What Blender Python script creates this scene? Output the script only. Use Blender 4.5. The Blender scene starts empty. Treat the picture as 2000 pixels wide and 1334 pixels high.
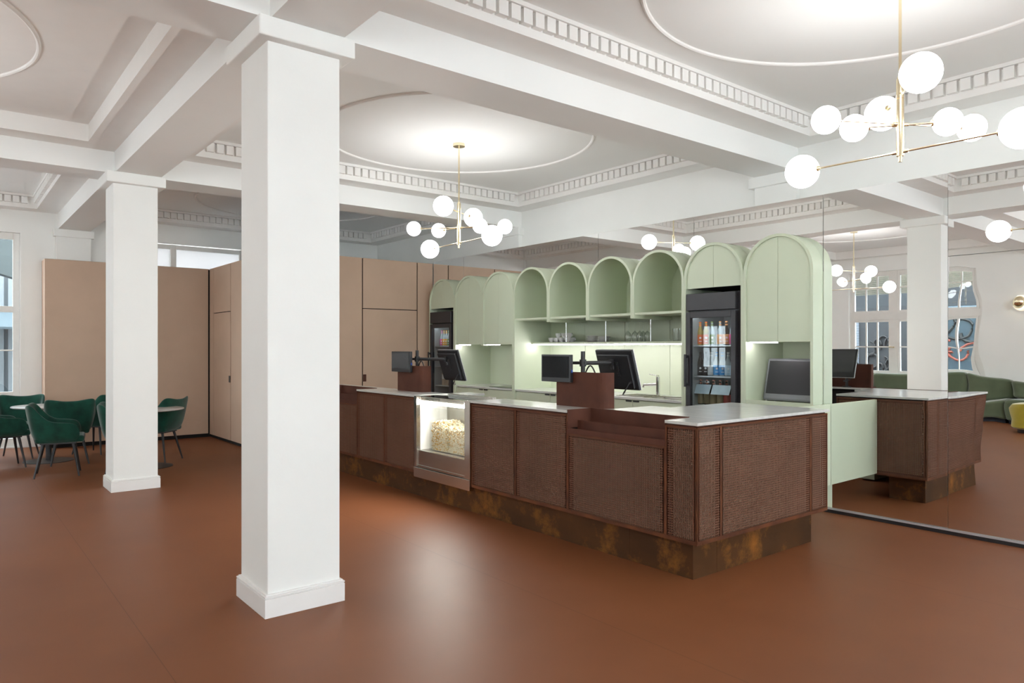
import bpy, bmesh, math, random
from math import sin, cos, pi, radians as R_
from mathutils import Vector, Matrix

scene = bpy.context.scene
COL = scene.collection
random.seed(7)

# ------------------------------------------------------------------ camera
cam_d = bpy.data.cameras.new('camera')
cam = bpy.data.objects.new('camera', cam_d)
COL.objects.link(cam)
cam.location = (0, 0, 1.5)
cam.rotation_euler = (R_(90), 0, math.atan2(0.78085, 0.62472))
cam_d.sensor_width = 36.0
cam_d.lens = 25.2
cam_d.shift_y = 0.006
cam_d.clip_start = 0.05
cam_d.clip_end = 200
scene.camera = cam

# ------------------------------------------------------------------ colour management, light budget
scene.view_settings.view_transform = 'Standard'
scene.view_settings.look = 'None'
scene.view_settings.gamma = 1.0
scene.view_settings.exposure = 0.50
scene.view_settings.use_curve_mapping = False
scene.cycles.max_bounces = 12
scene.cycles.diffuse_bounces = 7
scene.cycles.glossy_bounces = 6
scene.cycles.transparent_max_bounces = 16
scene.cycles.transmission_bounces = 6
scene.cycles.sample_clamp_indirect = 6.0
scene.cycles.blur_glossy = 0.6

world = bpy.data.worlds.new('world')
scene.world = world
world.use_nodes = True
wn = world.node_tree.nodes
bg = wn['Background']
bg.inputs['Color'].default_value = (0.92, 0.95, 0.97, 1)
bg.inputs['Strength'].default_value = 11.5
GLOBE = 13.5       # radiance of the chandelier globes
LED = 30.0         # radiance of the led strips

# ------------------------------------------------------------------ materials
MATS = {}
def mat(name, color, rough=0.5, metal=0.0, spec=0.5, noise=0.0, nscale=8.0, bump=0.0, bscale=60.0,
        coat=0.0, sheen=0.0, color2=None, stretch=None, trans=0.0, aniso=0.0):
    """Principled material with an optional noise tint and a noise bump, all in object space."""
    if name in MATS:
        return MATS[name]
    m = bpy.data.materials.new(name)
    m.use_nodes = True
    nt = m.node_tree
    b = nt.nodes['Principled BSDF']
    b.inputs['Base Color'].default_value = (*color, 1)
    b.inputs['Roughness'].default_value = rough
    b.inputs['Metallic'].default_value = metal
    b.inputs['Specular IOR Level'].default_value = spec
    b.inputs['Coat Weight'].default_value = coat
    b.inputs['Sheen Weight'].default_value = sheen
    tc = nt.nodes.new('ShaderNodeNewGeometry')
    src = tc.outputs['Position']
    if stretch:
        mp = nt.nodes.new('ShaderNodeMapping')
        mp.inputs['Scale'].default_value = stretch
        nt.links.new(src, mp.inputs['Vector'])
        src = mp.outputs['Vector']
    n = nt.nodes.new('ShaderNodeTexNoise')
    n.inputs['Scale'].default_value = nscale
    n.inputs['Detail'].default_value = 6.0
    nt.links.new(src, n.inputs['Vector'])
    c2 = color2 if color2 else tuple(min(1, c * (1 - noise)) for c in color)
    mx = nt.nodes.new('ShaderNodeMix')
    mx.data_type = 'RGBA'
    mx.inputs['A'].default_value = (*color, 1)
    mx.inputs['B'].default_value = (*c2, 1)
    rp = nt.nodes.new('ShaderNodeValToRGB')
    rp.color_ramp.elements[0].position = 0.35
    rp.color_ramp.elements[1].position = 0.7
    nt.links.new(n.outputs['Fac'], rp.inputs['Fac'])
    nt.links.new(rp.outputs['Color'], mx.inputs['Factor'])
    nt.links.new(mx.outputs['Result'], b.inputs['Base Color'])
    if bump > 0:
        n2 = nt.nodes.new('ShaderNodeTexNoise')
        n2.inputs['Scale'].default_value = bscale
        n2.inputs['Detail'].default_value = 4.0
        nt.links.new(src, n2.inputs['Vector'])
        bp = nt.nodes.new('ShaderNodeBump')
        bp.inputs['Strength'].default_value = bump
        bp.inputs['Distance'].default_value = 0.004
        nt.links.new(n2.outputs['Fac'], bp.inputs['Height'])
        nt.links.new(bp.outputs['Normal'], b.inputs['Normal'])
    MATS[name] = m
    return m

def emit(name, color, strength):
    if name in MATS:
        return MATS[name]
    m = bpy.data.materials.new(name)
    m.use_nodes = True
    nt = m.node_tree
    nt.nodes.remove(nt.nodes['Principled BSDF'])
    e = nt.nodes.new('ShaderNodeEmission')
    e.inputs['Color'].default_value = (*color, 1)
    e.inputs['Strength'].default_value = strength
    nt.links.new(e.outputs[0], nt.nodes['Material Output'].inputs[0])
    MATS[name] = m
    return m

def thin_glass(name, tint=(0.975, 0.985, 0.98), refl=1.0):
    """Thin pane: lets light straight through, fresnel reflection on top."""
    if name in MATS:
        return MATS[name]
    m = bpy.data.materials.new(name)
    m.use_nodes = True
    nt = m.node_tree
    nt.nodes.remove(nt.nodes['Principled BSDF'])
    t = nt.nodes.new('ShaderNodeBsdfTransparent')
    t.inputs['Color'].default_value = (*tint, 1)
    g = nt.nodes.new('ShaderNodeBsdfGlossy')
    g.inputs['Roughness'].default_value = 0.0
    f = nt.nodes.new('ShaderNodeFresnel')
    geo = nt.nodes.new('ShaderNodeNewGeometry')       # both faces of a thin pane reflect alike
    io = nt.nodes.new('ShaderNodeMath')
    io.operation = 'MULTIPLY_ADD'
    io.inputs[1].default_value = 1 / 1.5 - 1.5
    io.inputs[2].default_value = 1.5
    nt.links.new(geo.outputs['Backfacing'], io.inputs[0])
    nt.links.new(io.outputs[0], f.inputs['IOR'])
    k = nt.nodes.new('ShaderNodeMath')
    k.operation = 'MULTIPLY'
    k.inputs[1].default_value = refl
    mx = nt.nodes.new('ShaderNodeMixShader')
    nt.links.new(f.outputs[0], k.inputs[0])
    nt.links.new(k.outputs[0], mx.inputs[0])
    nt.links.new(t.outputs[0], mx.inputs[1])
    nt.links.new(g.outputs[0], mx.inputs[2])
    nt.links.new(mx.outputs[0], nt.nodes['Material Output'].inputs[0])
    MATS[name] = m
    return m

def mirror_mat(name, tint, wave=0.0, wscale=1.2):
    m = bpy.data.materials.new(name)
    m.use_nodes = True
    nt = m.node_tree
    nt.nodes.remove(nt.nodes['Principled BSDF'])
    g = nt.nodes.new('ShaderNodeBsdfGlossy')
    g.inputs['Roughness'].default_value = 0.0
    g.inputs['Color'].default_value = (*tint, 1)
    if wave > 0:
        tc = nt.nodes.new('ShaderNodeNewGeometry')
        n = nt.nodes.new('ShaderNodeTexNoise')
        n.inputs['Scale'].default_value = wscale
        n.inputs['Detail'].default_value = 1.0
        nt.links.new(tc.outputs['Position'], n.inputs['Vector'])
        bp = nt.nodes.new('ShaderNodeBump')
        bp.inputs['Strength'].default_value = 1.0
        bp.inputs['Distance'].default_value = wave
        nt.links.new(n.outputs['Fac'], bp.inputs['Height'])
        nt.links.new(bp.outputs['Normal'], g.inputs['Normal'])
    nt.links.new(g.outputs[0], nt.nodes['Material Output'].inputs[0])
    MATS[name] = m
    return m

def floor_mat():
    m = mat('linoleum', (0.205, 0.072, 0.028), 0.47, spec=0.24, noise=0.0, nscale=1.1, bump=0.05, bscale=260,
            color2=(0.176, 0.060, 0.023))
    nt = m.node_tree
    b = nt.nodes['Principled BSDF']
    base = b.inputs['Base Color'].links[0].from_socket
    geo = nt.nodes.new('ShaderNodeNewGeometry')
    br = nt.nodes.new('ShaderNodeTexBrick')           # welded sheet joints two metres apart
    br.inputs['Scale'].default_value = 1.0
    br.inputs['Brick Width'].default_value = 30.0
    br.inputs['Row Height'].default_value = 2.0
    br.inputs['Mortar Size'].default_value = 0.0022
    br.inputs['Color1'].default_value = (1, 1, 1, 1)
    br.inputs['Color2'].default_value = (1, 1, 1, 1)
    br.inputs['Mortar'].default_value = (0.72, 0.7, 0.7, 1)
    mp = nt.nodes.new('ShaderNodeMapping')
    mp.inputs['Location'].default_value = (0, 1.17, 0)
    nt.links.new(geo.outputs['Position'], mp.inputs['Vector'])
    nt.links.new(mp.outputs['Vector'], br.inputs['Vector'])
    mu = nt.nodes.new('ShaderNodeMix')
    mu.data_type = 'RGBA'
    mu.blend_type = 'MULTIPLY'
    mu.inputs['Factor'].default_value = 1.0
    nt.links.new(base, mu.inputs['A'])
    nt.links.new(br.outputs['Color'], mu.inputs['B'])
    nt.links.new(mu.outputs['Result'], b.inputs['Base Color'])
    return m

def rust_mat():
    """Weathering steel with orange rust blooms."""
    m = mat('rusted_plinth', (0.064, 0.030, 0.014), 0.75, spec=0.12, nscale=2.2, color2=(0.100, 0.042, 0.016), bump=0.2, bscale=90,
            stretch=(1, 1, 1.8))
    nt = m.node_tree
    b = nt.nodes['Principled BSDF']
    base = b.inputs['Base Color'].links[0].from_socket
    geo = nt.nodes.new('ShaderNodeNewGeometry')
    n = nt.nodes.new('ShaderNodeTexNoise')
    n.inputs['Scale'].default_value = 3.2
    n.inputs['Detail'].default_value = 9.0
    n.inputs['Roughness'].default_value = 0.72
    nt.links.new(geo.outputs['Position'], n.inputs['Vector'])
    rp = nt.nodes.new('ShaderNodeValToRGB')
    rp.color_ramp.elements[0].position = 0.50
    rp.color_ramp.elements[1].position = 0.72
    nt.links.new(n.outputs['Fac'], rp.inputs['Fac'])
    mu = nt.nodes.new('ShaderNodeMix')
    mu.data_type = 'RGBA'
    nt.links.new(rp.outputs['Color'], mu.inputs['Factor'])
    nt.links.new(base, mu.inputs['A'])
    mu.inputs['B'].default_value = (0.30, 0.115, 0.022, 1)
    nt.links.new(mu.outputs['Result'], b.inputs['Base Color'])
    return m

M_WALL = mat('white_plaster', (0.865, 0.875, 0.855), 0.75, spec=0.2, noise=0.03, nscale=2.0, bump=0.12, bscale=35)
M_CEIL = mat('ceiling_paint', (0.865, 0.875, 0.862), 0.8, spec=0.15, noise=0.02, nscale=1.0, bump=0.08, bscale=30)
M_STUCCO = mat('stucco_paint', (0.865, 0.86, 0.84), 0.7, spec=0.2, noise=0.02, nscale=6.0)
M_TRIM = mat('white_gloss_trim', (0.84, 0.83, 0.815), 0.4, noise=0.02, nscale=5)
M_FLOOR = floor_mat()
M_RUST = rust_mat()
M_CORTEN = mat('brown_steel_sheet', (0.118, 0.043, 0.027), 0.68, spec=0.22, nscale=5.0, color2=(0.080, 0.030, 0.020), bump=0.12, bscale=120)
M_LATTICE = mat('perforated_steel', (0.175, 0.080, 0.050), 0.72, spec=0.15, nscale=3.0, color2=(0.140, 0.064, 0.040))
M_EDGE = mat('rusty_edge_steel', (0.165, 0.055, 0.022), 0.7, spec=0.2, nscale=7.0, color2=(0.085, 0.032, 0.018))
M_BACKING = mat('grey_backing_board', (0.290, 0.262, 0.178), 0.85, noise=0.12, nscale=30)
M_DARK = mat('dark_void_board', (0.012, 0.010, 0.009), 0.9, noise=0.2, nscale=10)
M_STONE = mat('pale_stone_slab', (0.66, 0.67, 0.645), 0.16, spec=0.5, nscale=5.0, color2=(0.56, 0.575, 0.56), stretch=(0.5, 4.0, 1.0))
M_STONE_EDGE = mat('stone_edge', (0.50, 0.50, 0.47), 0.4, nscale=40.0, color2=(0.36, 0.36, 0.34))
M_GREEN = mat('sage_green_lacquer', (0.585, 0.645, 0.490), 0.42, spec=0.4, noise=0.04, nscale=1.5)
M_TAN = mat('tan_board', (0.575, 0.412, 0.305), 0.62, spec=0.3, noise=0.07, nscale=2.5, bump=0.04, bscale=300)
M_BLACK = mat('black_plastic', (0.020, 0.020, 0.023), 0.38, noise=0.1, nscale=30)
M_BLACKMETAL = mat('black_powder_coat', (0.024, 0.023, 0.025), 0.42, metal=0.0, noise=0.1, nscale=20)
M_FRIDGE = mat('black_fridge_enamel', (0.030, 0.028, 0.032), 0.4, noise=0.1, nscale=20)
M_FRIDGE_IN = mat('grey_fridge_liner', (0.34, 0.35, 0.35), 0.5, noise=0.05, nscale=6)
M_SCREEN_OFF = mat('dark_screen_glass', (0.006, 0.007, 0.009), 0.12, spec=0.2, noise=0.05, nscale=3)
M_SCREEN_GREY = mat('matt_grey_screen', (0.060, 0.062, 0.066), 0.25, noise=0.05, nscale=3)
M_GREYPL = mat('grey_plastic', (0.200, 0.205, 0.225), 0.4, noise=0.05, nscale=10)
M_SILVER = mat('silver_plastic', (0.62, 0.62, 0.64), 0.3, metal=0.4, noise=0.05, nscale=10)
M_CHROME = mat('chrome', (0.80, 0.80, 0.81), 0.08, metal=1.0, noise=0.03, nscale=10)
M_STEEL = mat('brushed_steel', (0.56, 0.52, 0.47), 0.17, metal=1.0, noise=0.08, nscale=4, stretch=(1, 1, 30))
M_BRASS = mat('polished_brass', (0.93, 0.81, 0.56), 0.2, metal=1.0, noise=0.04, nscale=10)
M_VELVET = mat('green_velvet', (0.006, 0.068, 0.044), 0.75, spec=0.2, sheen=0.3, nscale=9.0, color2=(0.003, 0.036, 0.024), bump=0.1, bscale=200)
M_SOFA = mat('olive_velvet', (0.120, 0.152, 0.090), 0.8, spec=0.15, sheen=0.5, nscale=3.0, color2=(0.092, 0.120, 0.070), bump=0.1, bscale=200)
M_POUF = mat('mustard_velvet', (0.42, 0.34, 0.028), 0.8, spec=0.15, sheen=0.5, nscale=4.0, color2=(0.33, 0.26, 0.02))
M_CERAMIC = mat('white_ceramic', (0.80, 0.80, 0.78), 0.2, noise=0.02, nscale=10)
M_GLASS = thin_glass('clear_pane')
M_DOORGLASS = thin_glass('fridge_pane', (0.86, 0.89, 0.90), 0.7)
M_WINGLASS = thin_glass('window_pane', (0.86, 0.91, 0.93), 1.3)
M_CUP_GLASS = thin_glass('drinking_glass', (0.955, 0.97, 0.965), 1.8)
M_GLOBE = emit('opal_globe_lit', (0.99, 0.99, 0.99), GLOBE)
M_LED = emit('led_strip_lit', (1.0, 0.93, 1.0), LED)
M_LEDW = emit('led_white_lit', (1.0, 0.97, 0.90), LED * 1.25)
M_MIRROR = mirror_mat('silvered_mirror', (0.915, 0.925, 0.925), 0.0006, 0.9)
M_MIRROR_WAVY = mirror_mat('wavy_silvered_mirror', (0.905, 0.915, 0.915), 0.0030, 2.2)

# ------------------------------------------------------------------ mesh helpers
class MB:
    """Collects simple solids in one bmesh."""
    def __init__(s):
        s.bm = bmesh.new()
    def box(s, x0, x1, y0, y1, z0, z1, mi=0):
        bm = s.bm
        v = [bm.verts.new((x, y, z)) for z in (z0, z1) for y in (y0, y1) for x in (x0, x1)]
        for f in ((0, 2, 3, 1), (4, 5, 7, 6), (0, 1, 5, 4), (2, 6, 7, 3), (0, 4, 6, 2), (1, 3, 7, 5)):
            fc = bm.faces.new([v[i] for i in f])
            fc.material_index = mi
        return s
    def obox(s, c, ax, ay, az, mi=0):
        """Oriented box: centre and three half-axis vectors."""
        c, ax, ay, az = map(Vector, (c, ax, ay, az))
        v = [s.bm.verts.new(c + ax * i + ay * j + az * k) for k in (-1, 1) for j in (-1, 1) for i in (-1, 1)]
        for f in ((0, 2, 3, 1), (4, 5, 7, 6), (0, 1, 5, 4), (2, 6, 7, 3), (0, 4, 6, 2), (1, 3, 7, 5)):
            fc = s.bm.faces.new([v[i] for i in f])
            fc.material_index = mi
        return s
    def prism(s, poly, axis, a0, a1):
        """Extrude a 2-D polygon. axis 'z': poly is (x,y); 'y': (x,z); 'x': (y,z)."""
        def p(q, a):
            return {'z': (q[0], q[1], a), 'y': (q[0], a, q[1]), 'x': (a, q[0], q[1])}[axis]
        A = [s.bm.verts.new(p(q, a0)) for q in poly]
        B = [s.bm.verts.new(p(q, a1)) for q in poly]
        s.bm.faces.new(A)
        s.bm.faces.new(B[::-1])
        n = len(poly)
        for i in range(n):
            s.bm.faces.new((A[i], B[i], B[(i + 1) % n], A[(i + 1) % n]))
        return s
    def cyl(s, p0, p1, r0, r1=None, n=16):
        r1 = r0 if r1 is None else r1
        p0, p1 = Vector(p0), Vector(p1)
        d = (p1 - p0).normalized()
        u = d.orthogonal().normalized()
        w = d.cross(u)
        A = [s.bm.verts.new(p0 + (u * cos(2 * pi * i / n) + w * sin(2 * pi * i / n)) * r0) for i in range(n)]
        B = [s.bm.verts.new(p1 + (u * cos(2 * pi * i / n) + w * sin(2 * pi * i / n)) * r1) for i in range(n)]
        s.bm.faces.new(A[::-1])
        s.bm.faces.new(B)
        for i in range(n):
            s.bm.faces.new((A[i], A[(i + 1) % n], B[(i + 1) % n], B[i]))
        return s
    def lathe(s, prof, c=(0, 0, 0), n=24, a0=0, a1=2 * pi):
        """Revolve (r,z) points about the vertical through c."""
        c = Vector(c)
        full = abs(a1 - a0 - 2 * pi) < 1e-6
        m = n if full else n + 1
        rings = []
        for r, z in prof:
            if r < 1e-6:
                rings.append([s.bm.verts.new(c + Vector((0, 0, z)))])
            else:
                rings.append([s.bm.verts.new(c + Vector((r * cos(a0 + (a1 - a0) * i / n), r * sin(a0 + (a1 - a0) * i / n), z))) for i in range(m)])
        for a, b in zip(rings, rings[1:]):
            for i in range(n):
                j = (i + 1) % m
                q = [a[i % len(a)], a[j % len(a)], b[j % len(b)], b[i % len(b)]]
                u = []
                for v in q:
                    if v not in u:
                        u.append(v)
                if len(u) >= 3:
                    s.bm.faces.new(u)
        return s
    def sphere(s, c, r, n=24, m=14):
        return s.lathe([(r * sin(pi * k / m), -r * cos(pi * k / m)) for k in range(m + 1)], c, n)
    def tube(s, pts, r, n=8):
        pts = [Vector(p) for p in pts]
        rings = []
        for i, p in enumerate(pts):
            d = (pts[min(i + 1, len(pts) - 1)] - pts[max(i - 1, 0)]).normalized()
            u = d.cross(Vector((0, 0, 1)))
            u = u.normalized() if u.length > 1e-4 else Vector((1, 0, 0))
            w = d.cross(u)
            rings.append([s.bm.verts.new(p + (u * cos(2 * pi * k / n) + w * sin(2 * pi * k / n)) * r) for k in range(n)])
        s.bm.faces.new(rings[0][::-1])
        s.bm.faces.new(rings[-1])
        for a, b in zip(rings, rings[1:]):
            for k in range(n):
                s.bm.faces.new((a[k], a[(k + 1) % n], b[(k + 1) % n], b[k]))
        return s
    def lattice(s, O, U, V, N, w, h, pitch=0.016, bar=0.0066, t=0.003):
        """A perforated sheet: crossing flat bars. O corner, U/V unit in-plane, N outward normal."""
        O, U, V, N = map(Vector, (O, U, V, N))
        nu = max(2, round(w / pitch))
        nv = max(2, round(h / pitch))
        for i in range(nu + 1):
            e = 0.5 * bar if 0 < i < nu else 0.010
            c = O + U * min(max(w * i / nu, e), w - e) + V * h / 2
            s.obox(c, U * (e if i in (0, nu) else bar / 2), V * h / 2, N * t / 2)
        for j in range(nv + 1):
            e = 0.5 * bar if 0 < j < nv else 0.010
            c = O + V * min(max(h * j / nv, e), h - e) + U * w / 2
            s.obox(c, U * w / 2, V * (e if j in (0, nv) else bar / 2), N * t / 2.2)
        return s
    def build(s, name, m, parent=None, smooth=False, bevel=0.0, origin=None, subsurf=0, mats=None):
        bm = s.bm
        if not (bevel or subsurf):
            pass
        bmesh.ops.recalc_face_normals(bm, faces=bm.faces)
        if parent is not None:
            o0 = Vector(parent.get('_org', (0, 0, 0)))
        elif origin is not None:
            o0 = Vector(origin)
        else:
            xs = [v.co for v in bm.verts]
            o0 = Vector(((min(v.x for v in xs) + max(v.x for v in xs)) / 2, (min(v.y for v in xs) + max(v.y for v in xs)) / 2, min(v.z for v in xs)))
        bmesh.ops.translate(bm, verts=bm.verts, vec=-o0)
        me = bpy.data.meshes.new(name)
        bm.to_mesh(me)
        bm.free()
        for mm in ([m] + (mats or [])):
            me.materials.append(mm)
        if smooth:
            me.polygons.foreach_set('use_smooth', [True] * len(me.polygons))
        o = bpy.data.objects.new(name, me)
        COL.objects.link(o)
        if parent is not None:
            o.parent = parent
            o['_org'] = tuple(o0)
        else:
            o.location = o0
            o['_org'] = tuple(o0)
        if smooth and not subsurf:
            try:
                me.set_sharp_from_angle(angle=R_(40))
            except Exception:
                pass
        if bevel:
            b = o.modifiers.new('bevel', 'BEVEL')
            b.width = bevel
            b.segments = 2
            b.limit_method = 'ANGLE'
            b.angle_limit = R_(50)
        if subsurf:
            d = o.modifiers.new('subsurf', 'SUBSURF')
            d.levels = subsurf
            d.render_levels = subsurf
        return o

def tag(o, label=None, cat=None, group=None, kind=None):
    if label: o['label'] = label
    if cat: o['category'] = cat
    if group: o['group'] = group
    if kind: o['kind'] = kind
    return o

def thing(name, loc, label, cat, group=None, rz=0.0, local=False):
    """An Empty at the base of a thing. With local=True its parts are given in local coordinates."""
    e = bpy.data.objects.new(name, None)
    e.empty_display_size = 0.1
    COL.objects.link(e)
    e.location = loc
    e.rotation_euler = (0, 0, rz)
    e['_org'] = (0, 0, 0) if local else tuple(loc)
    return tag(e, label, cat, group)

def dup(root, loc, rz, label, group=None):
    """Copy a thing with its parts and sub-parts (mesh data shared)."""
    r = root.copy()
    COL.objects.link(r)
    r.location = loc
    r.rotation_euler = (0, 0, rz)
    r['label'] = label
    if group: r['group'] = group
    for ch in list(root.children):
        c = ch.copy()
        COL.objects.link(c)
        c.parent = r
        for g in list(ch.children):
            d = g.copy()
            COL.objects.link(d)
            d.parent = c
    return r

def struct(o):
    o['kind'] = 'structure'
    return o

# ------------------------------------------------------------------ dimensions of the place (metres)
XW, XE = -13.0, 5.0           # left wall, right wall
YF, YB = -3.95, 6.92          # window wall, back wall
YM = 6.34                     # mirror plane
ZS, ZR, ZC = 3.32, 3.56, 3.75 # beam soffit, coffer ring, ceiling
ZM = 2.905                    # top of the mirrors
BX = [(-4.37, -3.93), (-8.86, -8.42), (0.10, 0.54)]   # beams across the room
BY = (1.43, 1.86)             # beam along the room
YC = 6.165                    # front of the green cabinets
AX0, AW, NA = -9.84, 0.7206, 9
AX1 = AX0 + AW * NA

# ------------------------------------------------------------------ setting: floor, ceiling, walls
struct(MB().box(XW - 0.3, XE, YF - 0.3, YB, -0.1, 0).build('floor', M_FLOOR))
struct(MB().box(XW, XE, YF, YB, ZC, ZC + 0.1).build('ceiling', M_CEIL))

def rect_wall_x(x0, x1, ya, yb, z1, holes):
    """Wall slab between x0..x1 running along y with rectangular holes (y0,y1,z0,z1)."""
    m = MB()
    ys = sorted({ya, yb, *[h[0] for h in holes], *[h[1] for h in holes]})
    for a, b in zip(ys, ys[1:]):
        h = [q for q in holes if q[0] <= a and q[1] >= b]
        if not h:
            m.box(x0, x1, a, b, 0, z1)
        else:
            if h[0][2] > 0: m.box(x0, x1, a, b, 0, h[0][2])
            if h[0][3] < z1: m.box(x0, x1, a, b, h[0][3], z1)
    return m

def rect_wall_y(y0, y1, xa, xb, z1, holes):
    m = MB()
    xs = sorted({xa, xb, *[h[0] for h in holes], *[h[1] for h in holes]})
    for a, b in zip(xs, xs[1:]):
        h = [q for q in holes if q[0] <= a and q[1] >= b]
        if not h:
            m.box(a, b, y0, y1, 0, z1)
        else:
            if h[0][2] > 0: m.box(a, b, y0, y1, 0, h[0][2])
            if h[0][3] < z1: m.box(a, b, y0, y1, h[0][3], z1)
    return m

WIN1 = (-1.35, 0.955, 0.02, 3.22)        # y0 y1 z0 z1 in the left wall
DOOR1 = (2.55, 5.6, 0.0, 3.25)
struct(rect_wall_x(XW - 0.22, XW, YF, YB, ZC, [WIN1, DOOR1]).build('wall_left', M_WALL))
WIN2 = (-7.98, -5.14, 0.86, 3.22)
WINX = [(-12.2, -9.4, 0.86, 3.22), WIN2, (1.4, 4.2, 0.86, 3.22)]  # first and last openings added out of view to bring in daylight
FILL_WINR = [(-3.2, -0.4, 0.86, 3.22), (2.6, 5.6, 0.86, 3.22)]  # unseen openings added to daylight the column faces turned right
struct(rect_wall_y(YF - 0.22, YF, XW - 0.22, XE, ZC, WINX).build('wall_front', M_WALL))
struct(MB().box(XW - 0.22, XE, YB, YB + 0.15, 0, ZC).build('wall_back', M_WALL))
struct(rect_wall_x(XE, XE + 0.22, YF - 0.22, YB, ZC, FILL_WINR).build('wall_right', M_WALL))
# built-out lining that carries the mirrors: plain carcass with a recess for the bar back
struct(MB().box(XW + 0.4, AX0 - 0.1, YM + 0.045, YB, 0, ZM).box(AX1 + 0.06, XE, YM + 0.045, YB, 0, ZM)
       .box(AX0 - 0.1, AX1 + 0.06, YM + 0.045, YB, 2.62, ZM).box(AX0 - 0.1, AX1 + 0.06, YB - 0.03, YB, 0, 2.62).build('wall_mirror_lining', M_WALL))

# beams
struct(MB().box(XW, XE, BY[0], BY[1], ZS, ZC).build('ceiling_beam', M_CEIL))
for a, b in BX:
    m = MB()
    m.box(a, b, YF, BY[0], ZS, ZC)
    m.box(a, b, BY[1], YB, ZS, ZC)
    struct(m.build('ceiling_beam', M_CEIL))

def ring(m, x0, x1, y0, y1, i0, i1, z0, z1):
    """Rectangular ring between insets i0 and i1 of the bay."""
    m.box(x0 + i0, x1 - i0, y0 + i0, y0 + i1, z0, z1)
    m.box(x0 + i0, x1 - i0, y1 - i1, y1 - i0, z0, z1)
    m.box(x0 + i0, x0 + i1, y0 + i1, y1 - i1, z0, z1)
    m.box(x1 - i1, x1 - i0, y0 + i1, y1 - i1, z0, z1)

trim_n = [0]
def next_trim():
    trim_n[0] += 1
    return 'trim_%d' % trim_n[0]

def coffer(x0, x1, y0, y1, dentils=True, circle=True):
    m = MB()
    if dentils:
        ring(m, x0, x1, y0, y1, 0, 0.29, ZR, ZC)
        ring(m, x0, x1, y0, y1, 0.28, 0.345, ZC - 0.030, ZC)
        i0, i1, za, zb = 0.28, 0.336, ZR + 0.060, ZC - 0.034
        p, w = 0.102, 0.076
        n = int((x1 - x0 - 2 * i0) / p)
        for k in range(n):
            a = x0 + i0 + (x1 - x0 - 2 * i0 - n * p) / 2 + k * p + (p - w) / 2
            if a < x0 + i1 or a + w > x1 - i1: continue
            m.box(a, a + w, y0 + i0, y0 + i1, za, zb)
            m.box(a, a + w, y1 - i1, y1 - i0, za, zb)
        n = int((y1 - y0 - 2 * i0) / p)
        for k in range(n):
            a = y0 + i0 + (y1 - y0 - 2 * i0 - n * p) / 2 + k * p + (p - w) / 2
            if a < y0 + i1 or a + w > y1 - i1: continue
            m.box(x0 + i0, x0 + i1, a, a + w, za, zb)
            m.box(x1 - i1, x1 - i0, a, a + w, za, zb)
    else:
        ring(m, x0, x1, y0, y1, 0, 0.275, ZR - 0.022, ZC)
        m.box(x0 + 0.275, x1 - 0.275, y0 + 0.275, y1 - 0.275, ZC - 0.045, ZC)
    struct(m.build(next_trim(), M_STUCCO))
    if circle:
        c = ((x0 + x1) / 2, (y0 + y1) / 2 if dentils else -0.86, ZC if dentils else ZC - 0.045)
        struct(MB().lathe([(1.425, 0.0), (1.428, -0.014), (1.440, -0.020), (1.452, -0.014), (1.455, 0.0)], c, 128).build(next_trim(), M_STUCCO, smooth=True))

XB0 = (BX[2][1], XE)
XB1 = (BX[0][1], BX[2][0])
XB2 = (BX[1][1], BX[0][0])
XB3 = (XW, BX[1][0])
for xs in (XB0, XB1, XB2, XB3):
    coffer(*xs, BY[1], YB, True)
coffer(*XB3, YF, BY[0], True)
coffer(*XB2, YF, BY[0], False)
coffer(*XB1, YF, BY[0], False)
coffer(*XB0, YF, BY[0], False)

# columns (shaft, capital, base board)
def column(x0, x1, y0, y1, label):
    c = ((x0 + x1) / 2, (y0 + y1) / 2, 0)
    t = thing('column', c, label, 'column')
    t['kind'] = 'structure'
    MB().box(x0, x1, y0, y1, 0.0, ZS - 0.1).build('shaft', M_WALL, t, bevel=0.006)
    MB().box(x0 - 0.068, x1 + 0.068, y0 - 0.068, y1 + 0.068, ZS - 0.112, ZS).build('capital', M_WALL, t, bevel=0.008)
    m = MB()
    m.box(x0 - 0.022, x1 + 0.022, y0 - 0.022, y1 + 0.022, 0, 0.105)
    m.box(x0 - 0.017, x1 + 0.017, y0 - 0.017, y1 + 0.017, 0.105, 0.110)
    m.box(x0 - 0.022, x1 + 0.022, y0 - 0.022, y1 + 0.022, 0.110, 0.120)
    m.box(x0 - 0.013, x1 + 0.013, y0 - 0.013, y1 + 0.013, 0.120, 0.128)
    m.build('base_board', M_TRIM, t, bevel=0.002)
column(-4.405, -3.960, 1.428, 1.860, 'large white square plaster column nearest the bar counter')
column(-8.800, -8.380, 1.412, 1.838, 'white square column between the velvet chairs, farther from the camera')

column(0.100, 0.540, 1.428, 1.860, 'white square column of the bay behind the camera')
# pilasters
def pilaster(name, box, cap):
    m = MB().box(*box, 0, ZS - 0.11)
    m.box(*cap, ZS - 0.115, ZS)
    struct(m.build(name, M_WALL, bevel=0.006))
pilaster('trim_pilaster_left', (XW, XW + 0.07, 1.405, 1.875), (XW, XW + 0.11, 1.37, 1.91))
for k, (a, b) in enumerate(BX[:2]):
    m = MB().box(a - 0.02, b + 0.02, YB - 0.07, YB, ZM, ZS - 0.11)
    m.box(a - 0.07, b + 0.07, YB - 0.11, YB, ZS - 0.115, ZS)
    struct(m.build('trim_pilaster_back', M_WALL, bevel=0.006))

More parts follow.
